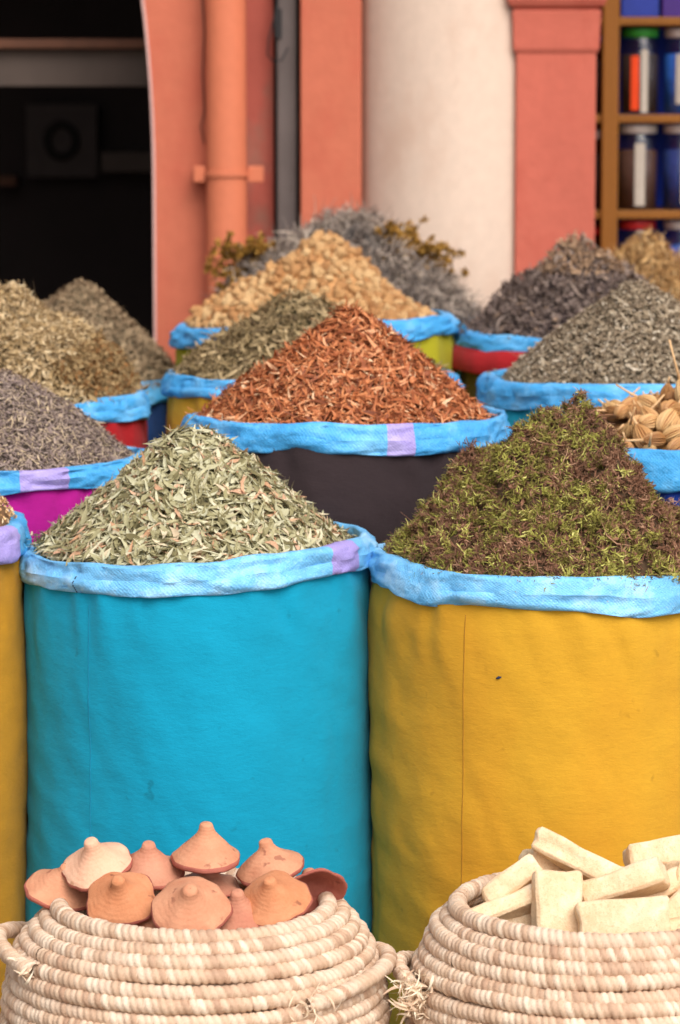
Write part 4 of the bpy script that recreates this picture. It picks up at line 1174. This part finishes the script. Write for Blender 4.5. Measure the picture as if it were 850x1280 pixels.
# ------------------------------------------------------------------ jar shelves at right
M['pine'] = mat_plaster('honey_wood', lin('#84541f'), 0.18, 9, 0.5, None, (1, 1, 0.1), 0.001)
M['bluewall'] = mat_plain('blue_back_panel', lin('#1434a8'), 0.8, var=0.15, scale=4)
SY = 7.72
shf = empty('shelf_unit', (X(800, SY), SY, 0)); tag(shf, 'honey coloured wooden shelves stacked with jars behind the coral pilaster', 'shelves')
sx = X(800, SY)
mb = MB(); mb.box(X(751, SY) - sx, X(771, SY) - sx, -0.012, 0.34, 0, 3.0, 0.003); mb.build('upright', M['pine'], shf)
mb = MB(); mb.box(X(1100, SY) - sx, X(1120, SY) - sx, -0.012, 0.34, 0, 3.0, 0.003); mb.build('upright', M['pine'], shf)
SHZ = []
for py in (26, 148, 268, 388, 505, -96, -215):
    zt = Z(py - 5, SY); SHZ.append(zt)
    mb = MB(); mb.box(X(771, SY) - sx, X(1100, SY) - sx, 0, 0.34, zt - 0.020, zt, 0.003); mb.build('shelf', M['pine'], shf)
    mb = MB(); mb.box(X(690, SY) - sx, X(751, SY) - sx, 0, 0.34, zt - 0.020, zt, 0.003); mb.build('shelf', M['pine'], shf)
mb = MB(); mb.box(X(690, SY) - sx, X(1120, SY) - sx, 0.341, 0.36, 0, 3.0); mb.build('back_panel', M['bluewall'], shf)
def glass(name, col):
    m, nt, b = nodes(name)
    tr = N(nt, 'ShaderNodeBsdfTransparent'); tr.inputs[0].default_value = col
    gl = N(nt, 'ShaderNodeBsdfGlossy'); gl.inputs['Roughness'].default_value = 0.15
    mx = N(nt, 'ShaderNodeMixShader'); mx.inputs[0].default_value = 0.05
    nt.links.new(tr.outputs[0], mx.inputs[1]); nt.links.new(gl.outputs[0], mx.inputs[2])
    nt.links.new(mx.outputs[0], nt.nodes['Material Output'].inputs[0])
    return m
M['glass'] = glass('jar_glass', (0.9, 0.93, 0.95, 1))
JC = {k: mat_plain('jar_fill_' + k, lin(h), 0.7, var=0.25, scale=60) for k, h in {'dark': '#2a1b18', 'red': '#b8301c', 'blue': '#1e58a8', 'brown': '#4a2c20', 'navy': '#16306c', 'tan': '#8a6a44'}.items()}
JL = {k: mat_plain('jar_lid_' + k, lin(h), 0.5) for k, h in {'green': '#2c8a2c', 'white': '#c8c0b8', 'red': '#c02828', 'blue': '#2050b0'}.items()}
M['paper'] = mat_plain('paper_label', lin('#aaa194'), 0.8, var=0.08)
M['orangepaper'] = mat_plain('orange_label', lin('#e04818'), 0.8, var=0.08)
def jar(px, shelf_i, r, h, fill, lid, lab, label2, front=0.06):
    Yj = SY + front; x = X(px, Yj); z = SHZ[shelf_i]
    root = empty('jar', (x, Yj + r * 0.2, z)); tag(root, lab, 'jar', 'jars on the wooden shelves')
    mb = MB(); mb.lathe([(0.001, 0.0005), (r * 0.96, 0.0005), (r, 0.006), (r, h * 0.80), (r * 0.86, h * 0.87), (r * 0.84, h * 0.90)], 32); mb.build('glass_body', M['glass'], root, True)
    mb = MB(); mb.lathe([(0.001, 0.004), (r * 0.92, 0.004), (r * 0.93, h * 0.7), (0.001, h * 0.72)], 28); mb.build('contents', JC[fill], root, True)
    mb = MB(); mb.lathe([(r * 0.86, h * 0.895), (r * 0.93, h * 0.90), (r * 0.95, h * 0.985), (r * 0.90, h), (0.001, h)], 32); mb.build('lid', JL[lid], root, True)
    for (a0, a1, z0, z1, mt) in label2:
        n = 8; Vv = []
        for q in range(n + 1):
            a = R(a0 + (a1 - a0) * q / n); Vv += [((r + 0.0012) * math.cos(a), (r + 0.0012) * math.sin(a), h * z0), ((r + 0.0012) * math.cos(a), (r + 0.0012) * math.sin(a), h * z1)]
        mesh('paper_strip', Vv, [(i * 2, i * 2 + 2, i * 2 + 3, i * 2 + 1) for i in range(n)], M[mt], root)
    return root
W_ = 'paper'; O_ = 'orangepaper'
jar(798, 1, 0.047, 0.205, 'dark', 'green', 'jar with a green lid and an orange and a white strip, on the second shelf', [(238, 262, .05, .68, O_), (268, 288, .02, .75, W_)])
jar(851, 1, 0.047, 0.205, 'blue', 'white', 'blue filled jar cut by the frame edge beside the green lidded one', [(245, 290, .12, .7, W_)])
jar(796, 2, 0.050, 0.205, 'brown', 'white', 'dark brown jar with a white lid and tall white strip on the third shelf', [(258, 286, .05, .78, W_)])
jar(852, 2, 0.049, 0.205, 'navy', 'white', 'navy jar with a white lid at the frame edge on the third shelf', [(262, 290, .08, .8, W_)])
jar(797, 3, 0.048, 0.205, 'brown', 'red', 'red lidded jar on the lowest shelf above the sandy heap', [(255, 285, .1, .7, W_)])
jar(853, 3, 0.047, 0.205, 'blue', 'white', 'blue jar with a pale lid at the frame edge on the lowest shelf', [(258, 286, .1, .7, W_)])
jar(738, 1, 0.038, 0.19, 'dark', 'blue', 'dark jar squeezed between pilaster and upright on the second shelf', [])
jar(738, 2, 0.038, 0.19, 'dark', 'white', 'dark jar squeezed between pilaster and upright on the third shelf', [])
jar(738, 3, 0.038, 0.19, 'brown', 'red', 'brown jar squeezed between pilaster and upright on the lowest shelf', [])
mb = MB(); mb.box(X(775, SY), X(822, SY), SY + .03, SY + .2, SHZ[0] + 0.0005, SHZ[0] + 0.09, 0.003); tag(mb.build('carton', mat_plain('blue_carton', lin('#142c86'), 0.5)), 'blue carton on the top shelf left of the purple one', 'carton')
mb = MB(); mb.box(X(826, SY), X(880, SY), SY + .03, SY + .2, SHZ[0] + 0.0005, SHZ[0] + 0.09, 0.003); tag(mb.build('carton', mat_plain('purple_carton', lin('#38156c'), 0.5)), 'purple carton on the top shelf at the frame edge', 'carton')
# shop room round the shelves
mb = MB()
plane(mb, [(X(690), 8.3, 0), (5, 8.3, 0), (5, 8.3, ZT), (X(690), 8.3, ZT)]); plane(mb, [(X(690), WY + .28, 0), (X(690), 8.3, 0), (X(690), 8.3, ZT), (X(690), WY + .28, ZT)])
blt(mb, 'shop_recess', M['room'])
mb = MB(); mb.box(1.75, 5.0, WY, WY + 0.28, 0, ZT); blt(mb, 'far_wall', M['redp'])
mb = MB(); mb.box(xb + 0.03, 1.75, WY, WY + 0.28, 2.35, ZT); blt(mb, 'shop_lintel', M['redp'])
# wooden counter edge in front of the lowest jars
mb = MB(); mb.box(X(836, 7.3), X(1000, 7.3), 7.3, 7.55, 0, Z(338, 7.3), 0.004); tag(mb.build('counter', M['pine']), 'honey coloured wooden counter at the right frame edge below the jars', 'counter')

# ------------------------------------------------------------------ camera, light, sky
cam = bpy.data.cameras.new('camera'); co = bpy.data.objects.new('camera', cam); COL.objects.link(co)
co.location = (0, 0, CAM_H); co.rotation_euler = (PI / 2 - PITCH, 0, 0)
cam.sensor_fit = 'VERTICAL'; cam.sensor_height = 36; cam.sensor_width = 24; cam.lens = FPX / 1280 * 36
cam.clip_start = 0.05; cam.clip_end = 500
cam.dof.use_dof = True; cam.dof.focus_distance = 4.62; cam.dof.aperture_fstop = 5.2; cam.dof.aperture_blades = 0
sc.camera = co

SUN_EL, SUN_AZ = R(46), R(22)      # azimuth: clockwise from behind the camera towards the right
sd = Vector((math.sin(SUN_AZ) * math.cos(SUN_EL), -math.cos(SUN_AZ) * math.cos(SUN_EL), math.sin(SUN_EL)))
sl = bpy.data.lights.new('sun', 'SUN'); sl.energy = 1.45; sl.angle = R(45); sl.color = (1.0, 0.91, 0.85)
so = bpy.data.objects.new('sun', sl); COL.objects.link(so); so.rotation_euler = sd.to_track_quat('Z', 'Y').to_euler(); so.location = (2, -4, 6)
w = bpy.data.worlds.new('World'); sc.world = w; w.use_nodes = True
nt = w.node_tree; bg = nt.nodes['Background']
sky = nt.nodes.new('ShaderNodeTexSky'); sky.sky_type = 'NISHITA'; sky.sun_disc = False
sky.sun_elevation = SUN_EL; sky.sun_rotation = math.atan2(sd.x, sd.y); sky.air_density = 0.6; sky.dust_density = 4.0; sky.ozone_density = 0.3
hs = nt.nodes.new('ShaderNodeHueSaturation'); hs.inputs['Saturation'].default_value = 0.35; nt.links.new(sky.outputs[0], hs.inputs['Color']); nt.links.new(hs.outputs[0], bg.inputs[0]); bg.inputs[1].default_value = 0.15
vs = sc.view_settings; vs.view_transform = 'Standard'; vs.look = 'None'; vs.gamma = 1; vs.use_curve_mapping = False; vs.exposure = 0.43
sc.render.engine = 'CYCLES'
sc.cycles.use_denoising = True
sc.cycles.max_bounces = 6
